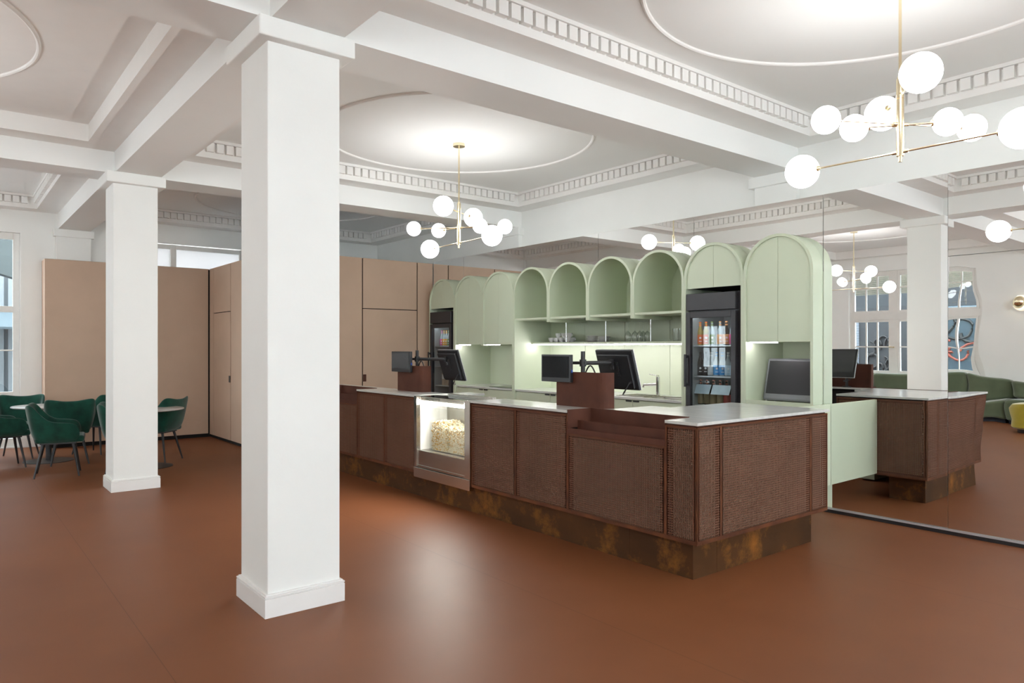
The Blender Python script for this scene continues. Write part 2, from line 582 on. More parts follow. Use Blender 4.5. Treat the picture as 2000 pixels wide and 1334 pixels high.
# base boards
m = MB()
for a, b in ((WIN1[1], 1.405), (1.875, DOOR1[0]), (YF, WIN1[0])):
    m.box(XW, XW + 0.018, a, b, 0, 0.13)
m.box(XW + 0.07, XW + 0.09, 1.385, 1.895, 0, 0.13)
struct(m.build('baseboard_left', M_TRIM))
struct(MB().box(XW, XE, YF, YF + 0.018, 0, 0.13).build('baseboard_front', M_TRIM))

# ------------------------------------------------------------------ windows and door of the shell
M_WINFRAME = mat('white_window_paint', (0.80, 0.79, 0.76), 0.45, noise=0.05, nscale=6)
t = thing('window_1', (XW - 0.1, -0.2, 0), None, None)
struct(t)
m = MB()
y0, y1, z0, z1 = WIN1
xg = XW - 0.10
bar_k = [0]
def bar(m, ya, yb, za, zb, d=0.05):
    bar_k[0] += 1
    d += 0.0011 * (bar_k[0] % 9)
    m.box(xg - d / 2, xg + d / 2, ya, yb, za, zb)
bar(m, y0, y0 + 0.07, z0, z1); bar(m, y1 - 0.085, y1, z0, z1, 0.07); bar(m, y0, y1, z1 - 0.10, z1); bar(m, y0, y1, z0, z0 + 0.12)
bar(m, y0, y1, 2.03, 2.12, 0.06)
bar(m, -0.24, -0.16, z0, z1)
bar(m, y0, y1, 1.45, 1.47, 0.03); bar(m, y0, y1, 0.76, 0.84)
m.build('window_frame', M_WINFRAME, t, bevel=0.004)
MB().box(xg - 0.004, xg + 0.004, y0 + 0.03, y1 - 0.03, z0 + 0.03, z1 - 0.03).build('window_pane', M_WINGLASS, t)
m = MB()
m.box(XW - 0.001, XW + 0.006, y1, y1 + 0.04, 0.0, z1)
m.box(XW - 0.001, XW + 0.006, y0 - 0.04, y1 + 0.04, z1, z1 + 0.04)
m.build('window_surround', M_WALL, t)

M_FROST = bpy.data.materials.new('frosted_glazing')
M_FROST.use_nodes = True
nt = M_FROST.node_tree
nt.nodes.remove(nt.nodes['Principled BSDF'])
tl = nt.nodes.new('ShaderNodeBsdfTranslucent')
tl.inputs['Color'].default_value = (0.30, 0.30, 0.30, 1)
df = nt.nodes.new('ShaderNodeBsdfDiffuse')
df.inputs['Color'].default_value = (0.55, 0.56, 0.57, 1)
ad = nt.nodes.new('ShaderNodeAddShader')
nt.links.new(tl.outputs[0], ad.inputs[0])
nt.links.new(df.outputs[0], ad.inputs[1])
nt.links.new(ad.outputs[0], nt.nodes['Material Output'].inputs[0])
t = thing('door_1', (XW - 0.1, 4.0, 0), None, None)
struct(t)
y0, y1, z0, z1 = DOOR1
m = MB()
xg = XW - 0.08
bar(m, y0, y0 + 0.09, 0, z1); bar(m, y1 - 0.09, y1, 0, z1); bar(m, y0, y1, z1 - 0.085, z1 - 0.012); bar(m, 3.06, 3.15, 0, z1 - 0.01, 0.07); bar(m, 4.2, 4.29, 0, z1 - 0.01, 0.07)
bar(m, y0, y1, 2.30, 2.38)
m.build('door_frame', M_WINFRAME, t, bevel=0.004)
MB().box(xg - 0.002, xg + 0.002, y0 + 0.05, y1 - 0.05, 0.0, z1 - 0.05).build('door_pane', M_FROST, t)

# sash windows, WIN2 seen in the mirror, the others unseen and added for daylight: three leaves, transom lights above, blinds, brass handles
def sash_window(name, win, handles=True):
    x0, x1, z0, z1 = win
    t = thing(name, ((x0 + x1) / 2, YF - 0.1, z0), None, None)
    struct(t)
    yg = YF - 0.10
    m = MB()
    def barx(xa, xb, za, zb, d=0.05):
        bar_k[0] += 1
        d += 0.0011 * (bar_k[0] % 9)
        m.box(xa, xb, yg - d / 2, yg + d / 2, za, zb)
    barx(x0, x0 + 0.06, z0, z1); barx(x1 - 0.08, x1, z0, z1); barx(x0, x1, z1 - 0.07, z1); barx(x0, x1, z0, z0 + 0.07)
    barx(x0, x1, 2.13, 2.30, 0.076)
    cuts = [x0 + (x1 - x0) * 0.345, x0 + (x1 - x0) * 0.70]
    for c in cuts:
        barx(c - 0.07, c + 0.07, z0, z1, 0.07)
    edges = [x0 + 0.06, cuts[0] - 0.07, cuts[0] + 0.07, cuts[1] - 0.07, cuts[1] + 0.07, x1 - 0.08]
    for k, ncol in ((0, 3), (2, 3), (4, 2)):
        a, b = edges[k], edges[k + 1]
        barx(a, a + 0.05, z0, z1, 0.06); barx(b - 0.05, b, z0, z1, 0.06)
        a += 0.05; b -= 0.05
        for j in range(1, ncol):
            c = a + (b - a) * j / ncol
            barx(c - 0.015, c + 0.015, z0, z1, 0.035)
        barx(a, b, 1.50, 1.53, 0.035); barx(a, b, 2.83, 2.86, 0.035)
        barx(a, b, z0 + 0.07, z0 + 0.12); barx(a, b, 2.08, 2.13); barx(a, b, 2.30, 2.34); barx(a, b, z1 - 0.11, z1 - 0.07)
    m.build('window_frame', M_WINFRAME, t, bevel=0.003)
    MB().box(x0 + 0.03, x1 - 0.03, yg - 0.004, yg + 0.004, z0 + 0.03, z1 - 0.03).build('window_pane', M_WINGLASS, t)
    for c in cuts:
        MB().cyl((c, yg + 0.035, 1.51), (c, yg + 0.08, 1.51), 0.012).cyl((c, yg + 0.075, 1.51), (c - 0.10, yg + 0.075, 1.515), 0.009, 0.013).build('window_handle', M_BRASS, t, smooth=True)
    m = MB()
    for k in range(20):
        z = 2.72 + k * 0.022
        m.obox(((x0 + x1) / 2, yg - 0.07, z), ((x1 - x0) / 2 - 0.05, 0, 0), (0, 0.010, 0.006), (0, 0, 0.001))
    m.build('blind', mat('beige_blind', (0.55, 0.50, 0.40), 0.6, noise=0.1, nscale=10), t)
    MB().box(x0 - 0.03, x1 + 0.03, YF, YF + 0.09, z0 - 0.035, z0).build('window_sill', M_WINFRAME, t, bevel=0.005)
for k, wn_ in enumerate(WINX):
    sash_window('window_%d' % (k + 2), wn_)

for k, (ya, yb_, za, zb) in enumerate(FILL_WINR):  # frames and panes of the added right-wall daylight openings
    t = thing('window_%d' % (k + 5), (XE + 0.1, (ya + yb_) / 2, za), None, None)
    struct(t)
    m = MB()
    xg = XE + 0.10
    for q in ((ya, ya + 0.07, za, zb), (yb_ - 0.07, yb_, za, zb), (ya, yb_, zb - 0.07, zb), (ya, yb_, za, za + 0.07), (ya, yb_, 2.13, 2.28)):
        bar(m, *q)
    for j in (1, 2, 3, 4, 5):
        c = ya + (yb_ - ya) * j / 6
        bar(m, c - (0.06 if j % 2 == 0 else 0.015), c + (0.06 if j % 2 == 0 else 0.015), za, zb)
    m.build('window_frame', M_WINFRAME, t, bevel=0.003)
    MB().box(xg - 0.004, xg + 0.004, ya + 0.03, yb_ - 0.03, za + 0.03, zb - 0.03).build('window_pane', M_WINGLASS, t)

# ------------------------------------------------------------------ outdoors behind the windows
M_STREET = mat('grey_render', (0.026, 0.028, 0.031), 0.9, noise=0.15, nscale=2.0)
M_PAVE = mat('paving', (0.10, 0.10, 0.11), 0.9, noise=0.2, nscale=4.0)
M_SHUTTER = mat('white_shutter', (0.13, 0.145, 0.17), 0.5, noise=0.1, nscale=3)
M_INK = mat('black_spray_paint', (0.002, 0.002, 0.003), 0.6, noise=0.1, nscale=9)
M_ORANGE = mat('orange_spray_paint', (0.20, 0.035, 0.018), 0.6, noise=0.1, nscale=9)
M_BLUEP = mat('blue_spray_paint', (0.012, 0.06, 0.18), 0.6, noise=0.1, nscale=9)
struct(MB().box(XW - 8, XE + 4, YF - 6, YF - 0.3, -0.12, -0.02).box(XW - 9, XW - 0.3, YF - 0.3, YB + 2, -0.12, -0.02).build('ground_outside', M_PAVE))
st = tag(MB().box(-11.6, -5.2, -9.3, -9.0, -0.02, 9.0).build('street_wall', M_STREET), 'grey rendered wall across the street, seen through the mirrored window', 'wall')
def squiggle(name, x, z, s, m_, r, seed, label, n=6):
    rnd = random.Random(seed)
    b = MB()
    cx = x
    for k in range(n):
        pts = []
        a0 = rnd.uniform(0, 6.28); rr = s * rnd.uniform(0.25, 0.42); zz = z + rnd.uniform(-0.35, 0.35) * s
        sweep = rnd.uniform(3.2, 6.0) * rnd.choice((-1, 1))
        for i in range(15):
            q = i / 14
            pts.append((cx + rr * cos(a0 + sweep * q) * 0.8 + 0.1 * s * q, -8.955, zz + rr * 1.2 * sin(a0 + sweep * q)))
        b.tube(pts, r, 6)
        cx += s * rnd.uniform(0.28, 0.42)
    return tag(b.build(name, m_, smooth=True), label, 'graffiti')
squiggle('graffiti_tag', -9.72, 1.52, 0.50, M_INK, 0.028, 3, 'black looping graffiti tag on the grey street wall', 4)
squiggle('graffiti_tag', -9.66, 1.02, 0.46, M_INK, 0.028, 5, 'second black graffiti scrawl lower on the grey street wall', 4)
t = thing('roller_shutter', (-10.25, -8.97, 0), 'narrow white roller shutter with blue scrawl across the street', 'shutter')
m = MB()
for k in range(30):
    m.box(-10.47, -10.05, -8.995, -8.955, 0.05 + k * 0.075, 0.05 + k * 0.075 + 0.066)
m.build('shutter_slats', M_SHUTTER, t)
b = MB()
for k, (x, z) in enumerate(((-10.36, 1.85), (-10.3, 1.55), (-10.32, 1.2))):
    b.tube([(x + 0.12 * cos(q * 0.8 + k), -8.93, z + 0.13 * sin(q * 0.8 + k)) for q in range(7)], 0.02, 6)
b.build('blue_scrawl', M_BLUEP, t, smooth=True)
t = thing('delivery_van', (-6.0, -7.3, 0), 'blue-grey van with orange and black graffiti parked outside the window', 'van')
prof = [(-7.4, 0.35), (-4.9, 0.35), (-4.9, 2.2), (-5.05, 2.5), (-7.0, 2.5), (-7.2, 2.4), (-7.4, 1.3)]
MB().prism(prof, 'y', -8.2, -6.5).build('body', mat('blue_grey_paint', (0.035, 0.055, 0.07), 0.4, noise=0.1, nscale=3), t, bevel=0.05)
for x in (-6.9, -5.4):
    MB().cyl((x, -8.15, 0.33), (x, -6.47, 0.33), 0.33, n=24).build('wheel', M_BLACK, t, smooth=True)
for nm, mm, sd, z in (('black_scrawl', M_INK, 11, 1.95), ('orange_scrawl', M_ORANGE, 12, 1.5)):
    rnd = random.Random(sd)
    b = MB()
    for k in range(5):
        cx, cz = -6.95 + k * 0.30, z + rnd.uniform(-0.15, 0.15)
        a = rnd.uniform(0, 6)
        b.tube([(cx + 0.26 * cos(a + q * 0.5), -6.49, cz + 0.2 * sin(a + q * 0.5)) for q in range(10)], 0.035, 6)
    b.build(nm, mm, t, smooth=True)
# courtyard beyond the left window: arched gateway, bright facade, awning
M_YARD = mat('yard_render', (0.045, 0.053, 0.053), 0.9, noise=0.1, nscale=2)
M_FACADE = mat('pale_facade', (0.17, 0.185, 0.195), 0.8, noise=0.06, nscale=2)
arch = [(-4.5, 0), (-4.5, 4.6), (3.5, 4.6), (3.5, 0), (1.9, 0), (1.9, 2.0)]
for k in range(1, 16):
    a = pi * k / 16
    arch.append((0.2 + 1.7 * cos(a), 2.0 + 0.98 * sin(a)))
arch += [(-1.5, 2.0), (-1.5, 0)]
tag(MB().prism(arch, 'x', -16.9, -16.5).build('courtyard_gateway', M_YARD), 'grey arched gateway in the courtyard beyond the left window', 'archway')
t = thing('courtyard_facade', (-20.2, 0, 0), 'pale facade with white planks and red panel seen through the left window', 'building')
MB().box(-20.5, -20.2, -5, 5, 0, 5.5).build('wall', M_FACADE, t)
MB().box(-20.2, -20.15, -0.85, -0.2, 0.2, 2.0).build('red_panel', mat('dark_red_paint', (0.06, 0.008, 0.02), 0.6, noise=0.1, nscale=3), t)
m = MB()
for k in range(9):
    m.box(-20.2, -20.12, 0.05 + k * 0.2, 0.17 + k * 0.2, 0.3, 3.2)
m.build('plank_screen', M_FACADE, t)
MB().prism([(-20.2, 2.35), (-18.9, 1.95), (-18.9, 1.9), (-20.2, 2.25)], 'y', -2.2, 2.2).build('awning', mat('slate_awning', (0.07, 0.095, 0.11), 0.7, noise=0.1, nscale=8), t)

# ------------------------------------------------------------------ mirrors
def arch_top(x):
    """Height of the outer edge of the green arches at x (0 outside)."""
    if x < AX0 or x > AX1:
        return 0.0
    k = min(int((x - AX0) / AW), NA - 1)
    r = AW / 2
    c = AX0 + AW * k + r
    return 2.575 - r + math.sqrt(max(r * r - (x - c) ** 2, 0.0))

def scalloped(x0, x1, z_floor):
    m = MB()
    xs = [x0 + (x1 - x0) * i / 160 for i in range(161)]
    for k in range(NA + 1):
        for e in (-0.001, 0.001):
            q = AX0 + AW * k + e
            if x0 < q < x1: xs.append(q)
    xs.sort()
    low = [max(arch_top(x) + 0.002, z_floor) if AX0 <= x <= AX1 else z_floor for x in xs]
    F = [[m.bm.verts.new((x, y, z)) for x, z in zip(xs, zs)] for y in (YM, YM + 0.008) for zs in (low, [ZM] * len(xs))]
    n = len(xs)
    for i in range(n - 1):
        m.bm.faces.new((F[0][i], F[0][i + 1], F[1][i + 1], F[1][i]))
        m.bm.faces.new((F[2][i], F[3][i], F[3][i + 1], F[2][i + 1]))
        m.bm.faces.new((F[1][i], F[1][i + 1], F[3][i + 1], F[3][i]))
        m.bm.faces.new((F[0][i], F[2][i], F[2][i + 1], F[0][i + 1]))
    m.bm.faces.new((F[0][0], F[1][0], F[3][0], F[2][0]))
    m.bm.faces.new((F[0][-1], F[2][-1], F[3][-1], F[1][-1]))
    return m
g = 0.0025
joints = [-9.985, -9.12, -7.66, -6.225, -4.795, -3.352]
names = ['narrow mirror panel in the corner beside the tan wall, above the first green arch',
         'mirror panel above the second and third green arches',
         'mirror panel above the first two open arches',
         'mirror panel above the third and fourth open arches',
         'mirror panel above the drinks fridge arch and the last arch']
for k in range(5):
    o = scalloped(joints[k] + g, joints[k + 1] - g, 0.02 if k == 0 else 2.2).build('mirror_panel', M_MIRROR)
    tag(o, names[k], 'mirror')
def tilt_panel(x0, x1, z0, z1, deg, label, m_):
    """Full panel, hung a fraction of a degree out of plane about its left edge."""
    o = MB().box(x0 + g, x1 - g, YM, YM + 0.008, z0, z1).build('mirror_panel', m_, origin=(x0, YM, z0))
    o.rotation_euler = (0, 0, R_(deg))
    return tag(o, label, 'mirror')
tilt_panel(-3.352, -2.313, 0.045, ZM, 0.44, 'tall mirror panel from floor to top, right beside the last green arch', M_MIRROR)
tilt_panel(-2.313, -0.88, 0.045, 2.232, 0.8, 'lower wavy mirror panel at the right edge, showing the green sofa', M_MIRROR_WAVY)
tilt_panel(-2.313, -0.88, 2.237, ZM, 0.8, 'upper mirror panel at the right edge, above the horizontal joint', M_MIRROR)
o = MB().box(AX1 + 0.01, 1.6, YM - 0.012, YM + 0.012, 0.0, 0.028).build('trim_mirror_base', M_BLACK)
struct(o)
o = MB().box(AX1 + 0.01, 1.6, YM - 0.014, YM - 0.004, 0.030, 0.044).build('trim_mirror_rail', M_SILVER)
struct(o)

# ------------------------------------------------------------------ tan panelling (joinery boxes on the left)
def tan_run(name, org, label, faces, body):
    t = thing(name, org, label, 'partition')
    MB().box(*body).build('carcass', M_DARK, t)
    for nm, bx in faces:
        MB().box(*bx).build(nm, M_TAN, t, bevel=0.0015)
    return t
XP, YP = -12.60, 3.56
zt = 2.82
t = tan_run('panel_wall', (XP, 2.4, 0), 'wide plain tan partition panel behind the velvet chairs', 
            [('panel', (XP - 0.02, XP, 1.245, YP - 0.02, 0.06, zt)), ('end_panel', (XW + 0.01, XP - 0.004, 1.228, 1.245, 0.06, zt)), ('top_panel', (XW + 0.01, XP, 1.245, YP, zt - 0.006, zt))],
            (XW + 0.02, XP - 0.022, 1.25, YP + 0.1, 0, zt - 0.01))
P = [(-12.585, -12.380), (-12.364, -11.494), (-11.476, -10.62)]
t = tan_run('panel_wall', (-11.5, YP, 0), 'tan cupboard wall with narrow door, between wide panel and big column',
            [('panel', (P[0][0], P[0][1], YP, YP + 0.02, 0.05, zt)), ('upper_door', (P[1][0], P[1][1], YP, YP + 0.02, 2.075, zt)),
             ('door', (P[1][0], P[1][1], YP, YP + 0.02, 0.05, 2.063)), ('panel', (P[2][0], P[2][1], YP, YP + 0.02, 0.05, zt))],
            (-12.57, -10.62, YP + 0.022, 4.4, 0, zt - 0.004))
d = [c for c in t.children if c.name.split('.')[0] == 'door'][0]
MB().box(-11.56, -11.492, YP - 0.006, YP, 0.955, 1.06).build('handle', M_BLACK, d)
XQ, zq = -10.0, 2.875
yj = [3.56, 4.05, 5.07, 6.04, 6.335]
t = tan_run('panel_wall', (XQ, 5.0, 0), 'tan cupboard wall with tall door, beside the first green arch',
            [('panel', (XQ - 0.02, XQ, yj[0], yj[1] - 0.009, 0.05, zq)), ('panel', (XQ - 0.02, XQ, yj[1] + 0.009, yj[2] - 0.009, 0.05, zq)),
             ('upper_door', (XQ - 0.02, XQ, yj[2] + 0.009, yj[3] - 0.009, 2.107, zq)), ('door', (XQ - 0.02, XQ, yj[2] + 0.009, yj[3] - 0.009, 0.05, 2.095)),
             ('panel', (XQ - 0.02, XQ, yj[3] + 0.009, yj[4], 0.05, zq)), ('side_panel', (-10.6, XQ, 3.54, 3.556, 0.05, zq))],
            (-10.6, XQ - 0.022, 3.56, 6.33, 0, zq - 0.004))
d = [c for c in t.children if c.name.split('.')[0] == 'door'][0]
MB().box(XQ, XQ + 0.006, 5.078, 5.13, 0.98, 1.09).build('handle', M_CORTEN, d)

# ------------------------------------------------------------------ chandeliers
def chandelier(loc, arms, label, ZC=ZC):
    """arms: list of (height below ceiling, (dx,dy) of one end, radius of its globe, (dx,dy) of other end, radius)."""
    t = thing('chandelier', (loc[0], loc[1], ZC), label, 'chandelier', 'brass globe chandeliers')
    X, Y = loc
    MB().cyl((X, Y, ZC - 0.014), (X, Y, ZC), 0.062, n=32).cyl((X, Y, ZC - 0.03), (X, Y, ZC - 0.014), 0.066, n=32).build('canopy', M_BRASS, t, smooth=True)
    MB().cyl((X, Y, ZC - 0.70), (X, Y, ZC - 0.03), 0.0085, n=12).build('rod', M_BRASS, t, smooth=True)
    m = MB()
    m.cyl((X, Y, ZC - 0.66), (X, Y, ZC - 0.64), 0.020, 0.012, n=20)
    for a, b in ((0.66, 0.775), (0.777, 0.925), (0.927, 1.115)):
        m.cyl((X, Y, ZC - b), (X, Y, ZC - a), 0.021, n=20)
    m.cyl((X, Y, ZC - 1.150), (X, Y, ZC - 1.115), 0.011, n=16)
    m.build('stem', M_BRASS, t, smooth=True)
    for h, d0, r0, d1, r1 in arms:
        z = ZC - h
        m = MB()
        L = Vector((d0[0] - d1[0], d0[1] - d1[1], 0)).normalized()
        for d, r, s in ((d0, r0, 1), (d1, r1, -1)):
            e = Vector((X + d[0], Y + d[1], z)) - L * s * (r - 0.012)
            m.cyl((X, Y, z), e, 0.0058, n=10)
            m.cyl((X, Y, z), Vector((X, Y, z)) + L * s * 0.045, 0.0095, n=12)
            m.cyl(e - L * s * 0.018, e + L * s * 0.010, 0.018, 0.024, n=16)
        ar = m.build('arm', M_BRASS, t, smooth=True)
        for d, r in ((d0, r0), (d1, r1)):
            MB().sphere((X + d[0], Y + d[1], z), r, 28, 18).build('globe', M_GLOBE, ar, smooth=True)
    return t
FX, FY = -0.78085, 0.62472
RX, RY = 0.62472, 0.78085
def fr(f, r):
    return (FX * f + RX * r, FY * f + RY * r)
ARMS1 = [(0.752, fr(-0.336, -0.140), 0.107, fr(0.336, 0.140), 0.107),
         (0.925, fr(0.07, -0.508), 0.080, fr(-0.07, 0.508), 0.080),
         (0.931, fr(0.155, -0.240), 0.080, fr(-0.155, 0.240), 0.080),
         (1.092, fr(0.508, -0.378), 0.107, fr(-0.508, 0.378), 0.107)]
ARMS2 = [(0.752, fr(-0.342, -0.073), 0.107, fr(0.342, 0.073), 0.107),
         (0.925, fr(-0.075, -0.473), 0.080, fr(0.075, 0.473), 0.080),
         (0.931, fr(0.060, -0.245), 0.080, fr(-0.060, 0.245), 0.080),
         (1.092, fr(0.470, -0.390), 0.107, fr(-0.470, 0.390), 0.107)]
chandelier((-6.55, 4.49), ARMS1, 'brass chandelier with eight lit globes, hanging above the popcorn counter')
chandelier((-1.88, 4.45), ARMS2, 'brass chandelier with eight lit globes, hanging before the tall mirrors')
chandelier((-6.45, -0.92), ARMS1, 'brass globe chandelier mirrored in front of the sash window', ZC - 0.045)
chandelier((-1.88, -0.92), ARMS2, 'brass globe chandelier over the open floor left of the camera', ZC - 0.045)
chandelier((-10.90, -0.92), ARMS1, 'unseen brass globe chandelier added beyond the left edge to light the velvet chair side')  # out of view, added to brighten the left wall and ceiling
chandelier((2.80, 4.45), ARMS2, 'unseen brass globe chandelier added behind the camera for light, nearer the mirrors')  # this and the next are unseen, added to light from behind
chandelier((2.80, -0.92), ARMS1, 'unseen brass globe chandelier added behind the camera for light, nearer the windows', ZC - 0.045)

# ------------------------------------------------------------------ bar counter
CX, CYF = -2.82, 3.76         # end face and front face of the lattice
CXL = -8.72                   # far left end
ZB, ZT = 0.25, 0.99           # lattice band
ZTOP = 1.022                  # worktop surface
t = thing('bar_counter', (-5.8, 4.0, 0), 'long bar counter clad in rust brown perforated steel on rusted plinth', 'bar counter')
counter = t
PB = 4.12                     # rear of the shallow part
# plinth: three sheets along the front and one at the end
fx = [CXL + 0.06, -6.9, -3.43, CX - 0.064]
for a, b in zip(fx, fx[1:]):
    MB().box(a + 0.001, b - 0.001, CYF + 0.046, CYF + 0.30, 0.0, 0.238).build('plinth', M_RUST, t)
MB().box(CX - 0.40, CX - 0.0645, CYF + 0.302, 5.27, 0.0, 0.238).build('plinth', M_RUST, t)
# carcass (dark core)
for q in ((CXL + 0.03, -8.50, CYF + 0.06, PB, 0.24, 0.985), (-8.49, -7.556, CYF + 0.30, PB, 0.24, 0.985), (-8.49, -7.556, CYF + 0.06, CYF + 0.29, 0.24, 0.80),
          (-7.54, -6.272, CYF + 0.06, PB, 0.24, 0.985), (-5.28, -4.03, CYF + 0.06, PB, 0.24, 0.985), (-4.018, -3.072, CYF + 0.30, PB, 0.24, 0.985),
          (-4.018, -3.072, CYF + 0.06, CYF + 0.29, 0.24, 0.80), (-3.06, CX - 0.06, CYF + 0.06, 5.33, 0.24, 0.985), (-3.66, -3.062, PB + 0.002, 5.33, 0.24, 0.985)):
    MB().box(*q).build('carcass', M_DARK, t)
# lattice panels with set-back boards
def panel_front(x0, x1, z0, z1, pad_l=0.05, pad_r=0.05):
    p = MB().lattice((x0, CYF, z0), (1, 0, 0), (0, 0, 1), (0, -1, 0), x1 - x0, z1 - z0)
    p.box(x0, x0 + 0.012, CYF - 0.002, CYF + 0.03, z0, z1, 1).box(x1 - 0.012, x1, CYF - 0.002, CYF + 0.03, z0, z1, 1)
    p.box(x0, x1, CYF - 0.0027, CYF + 0.031, z0, z0 + 0.014, 1).box(x0, x1, CYF - 0.0027, CYF + 0.031, z1 - 0.008, z1, 1)
    p = p.build('lattice_panel', M_LATTICE, t, mats=[M_EDGE])
    MB().box(x0 + pad_l, x1 - pad_r, CYF + 0.010, CYF + 0.03, z0 + 0.018, z1 - 0.026).build('backing_board', M_BACKING, p)
panel_front(-8.72, -8.49, ZB, ZT)
panel_front(-8.49, -7.545, ZB, 0.845)
panel_front(-7.545, -6.905, ZB, ZT)
panel_front(-6.905, -6.265, ZB, ZT)
panel_front(-5.285, -4.655, ZB, ZT, 0.05, 0.012)
panel_front(-4.655, -4.018, ZB, ZT)
panel_front(-4.018, -3.072, ZB, 0.845)
panel_front(-3.072, CX, ZB, ZT, 0.05, 0.03)
def panel_end(y0, y1, z0, z1, pa=0.012, pb=0.05):
    p = MB().lattice((CX, y0, z0), (0, 1, 0), (0, 0, 1), (1, 0, 0), y1 - y0, z1 - z0)
    p.box(CX - 0.03, CX + 0.002, y0, y0 + 0.012, z0, z1, 1).box(CX - 0.03, CX + 0.002, y1 - 0.012, y1, z0, z1, 1)
    p.box(CX - 0.031, CX + 0.0027, y0, y1, z0, z0 + 0.014, 1).box(CX - 0.031, CX + 0.0027, y0, y1, z1 - 0.010, z1, 1)
    p = p.build('lattice_panel', M_LATTICE, t, mats=[M_EDGE])
    MB().box(CX - 0.03, CX - 0.010, y0 + pa, y1 - pb, z0 + 0.018, z1 - 0.02).build('backing_board', M_BACKING, p)
panel_end(CYF, 4.015, ZB, ZT)
panel_end(4.015, 5.145, ZB, ZT)
panel_end(5.145, 5.395, ZB, ZT, 0.012, 0.10)
p = MB().lattice((CX - 0.87, 5.395, ZB), (1, 0, 0), (0, 0, 1), (0, 1, 0), 0.87, ZT - ZB).build('lattice_panel', M_LATTICE, t)
MB().box(CX - 0.85, CX - 0.05, 5.36, 5.386, ZB + 0.03, ZT - 0.03).build('backing_board', M_BACKING, p)
# edge sheets at the bottom of the cladding and the dark rail under the worktop
m = MB()
m.box(CXL, -6.265, CYF - 0.002, CYF + 0.06, ZB - 0.012, ZB)
m.box(-5.285, CX, CYF - 0.002, CYF + 0.06, ZB - 0.012, ZB)
m.box(CX - 0.06, CX + 0.002, CYF + 0.06, 5.395, ZB - 0.012, ZB)
m.box(CX - 0.87, CX - 0.06, 5.33, 5.395, ZB - 0.012, ZB)
m.build('bottom_edge', M_EDGE, t)
for a, b in ((CXL + 0.01, -8.49), (-7.545, -6.265), (-5.285, -4.018), (-3.072, CX - 0.012)):
    MB().box(a, b, CYF + 0.012, CYF + 0.05, 0.985, 1.001).build('top_rail', M_CORTEN, t)
MB().box(CX - 0.05, CX - 0.012, CYF + 0.051, 5.38, 0.985, 1.001).build('top_rail', M_CORTEN, t)
MB().box(-6.26, -6.04, PB + 0.022, 4.42, 0.02, 0.995).build('rear_panel', M_GREEN, t)
MB().box(-3.875, -3.70, PB + 0.022, 4.50, 0.02, 0.995).build('rear_panel', M_GREEN, t)

# leaflet racks let into the counter: three stepped boards of brown steel
def leaflet_rack(x0, x1, label):
    t = thing('leaflet_rack', ((x0 + x1) / 2, CYF, 0.845), label, 'leaflet rack')
    MB().box(x0, x1, CYF - 0.004, CYF + 0.006, 0.846, 0.886).build('front_board', M_CORTEN, t)
    MB().box(x0 + 0.004, x1 - 0.004, CYF + 0.10, CYF + 0.106, 0.852, 0.940).build('middle_board', M_CORTEN, t)
    MB().box(x0, x1, CYF + 0.244, CYF + 0.252, 0.852, 1.026).build('rear_board', M_CORTEN, t)
    MB().box(x0, x0 + 0.007, CYF - 0.004, CYF + 0.244, 0.886, 1.026).build('side_board', M_CORTEN, t)
    MB().box(x1 - 0.007, x1, CYF - 0.004, CYF + 0.244, 0.886, 1.026).build('side_board', M_CORTEN, t)
    MB().box(x0 + 0.008, x1 - 0.008, CYF + 0.007, CYF + 0.243, 0.846, 0.852).build('bottom_board', M_CORTEN, t)
leaflet_rack(-4.018, -3.072, 'empty stepped brown steel leaflet rack sunk into the counter near its corner')
leaflet_rack(-8.49, -7.545, 'stepped brown steel leaflet rack behind the big column')

# worktops
def slab(poly, z0, z1, label, name='worktop'):
    o = MB().prism(poly, 'z', z0, z1).build(name, M_STONE, bevel=0.0015)
    return tag(o, label, 'worktop')
Y0 = CYF - 0.012
slab([(-5.288, Y0), (-4.020, Y0), (-4.020, CYF + 0.255), (-3.070, CYF + 0.255), (-3.070, Y0), (CX + 0.012, Y0), (CX + 0.012, 5.405),
      (-3.69, 5.405), (-3.69, 4.575), (-3.885, 4.575), (-3.885, 4.15), (-5.288, 4.15)], 1.002, ZTOP,
     'pale grey stone worktop on the near end of the bar counter')
slab([(CXL - 0.01, Y0), (-8.492, Y0), (-8.492, CYF + 0.255), (-7.543, CYF + 0.255), (-7.543, Y0), (-6.264, Y0), (-6.264, 4.15), (-6.02, 4.15), (-6.02, 4.45), (-6.30, 4.45), (-6.30, 4.15), (CXL - 0.01, 4.15)], 1.002, ZTOP,
     'pale grey stone worktop left of the popcorn warmer')

# popcorn warmer
x0, x1 = -6.262, -5.290
t = thing('popcorn_warmer', ((x0 + x1) / 2, CYF, 0.2), 'lit stainless steel popcorn warmer with glass front built into the counter', 'popcorn warmer')
yb = 4.14
m = MB()
m.box(x0, x0 + 0.048, CYF - 0.016, CYF + 0.03, 0.305, 1.018)
m.box(x1 - 0.086, x1, CYF - 0.016, CYF + 0.03, 0.305, 1.018)
m.box(x0 + 0.048, x1 - 0.086, CYF - 0.002, CYF + 0.03, 0.305, 0.475)
m.box(x0 + 0.05, x1 - 0.09, CYF - 0.007, CYF - 0.002, 0.325, 0.330)
m.build('front_frame', M_STEEL, t, bevel=0.002)
MB().box(x0, x1, CYF - 0.020, CYF + 0.03, 0.203, 0.302).build('kick_panel', M_STEEL, t, bevel=0.002)
m = MB()
m.box(x0 + 0.01, x0 + 0.03, CYF + 0.031, yb, 0.25, 1.0)
m.box(x1 - 0.03, x1 - 0.01, CYF + 0.031, yb, 0.25, 1.0)
m.box(x0 + 0.03, x1 - 0.03, yb - 0.02, yb, 0.25, 1.0)
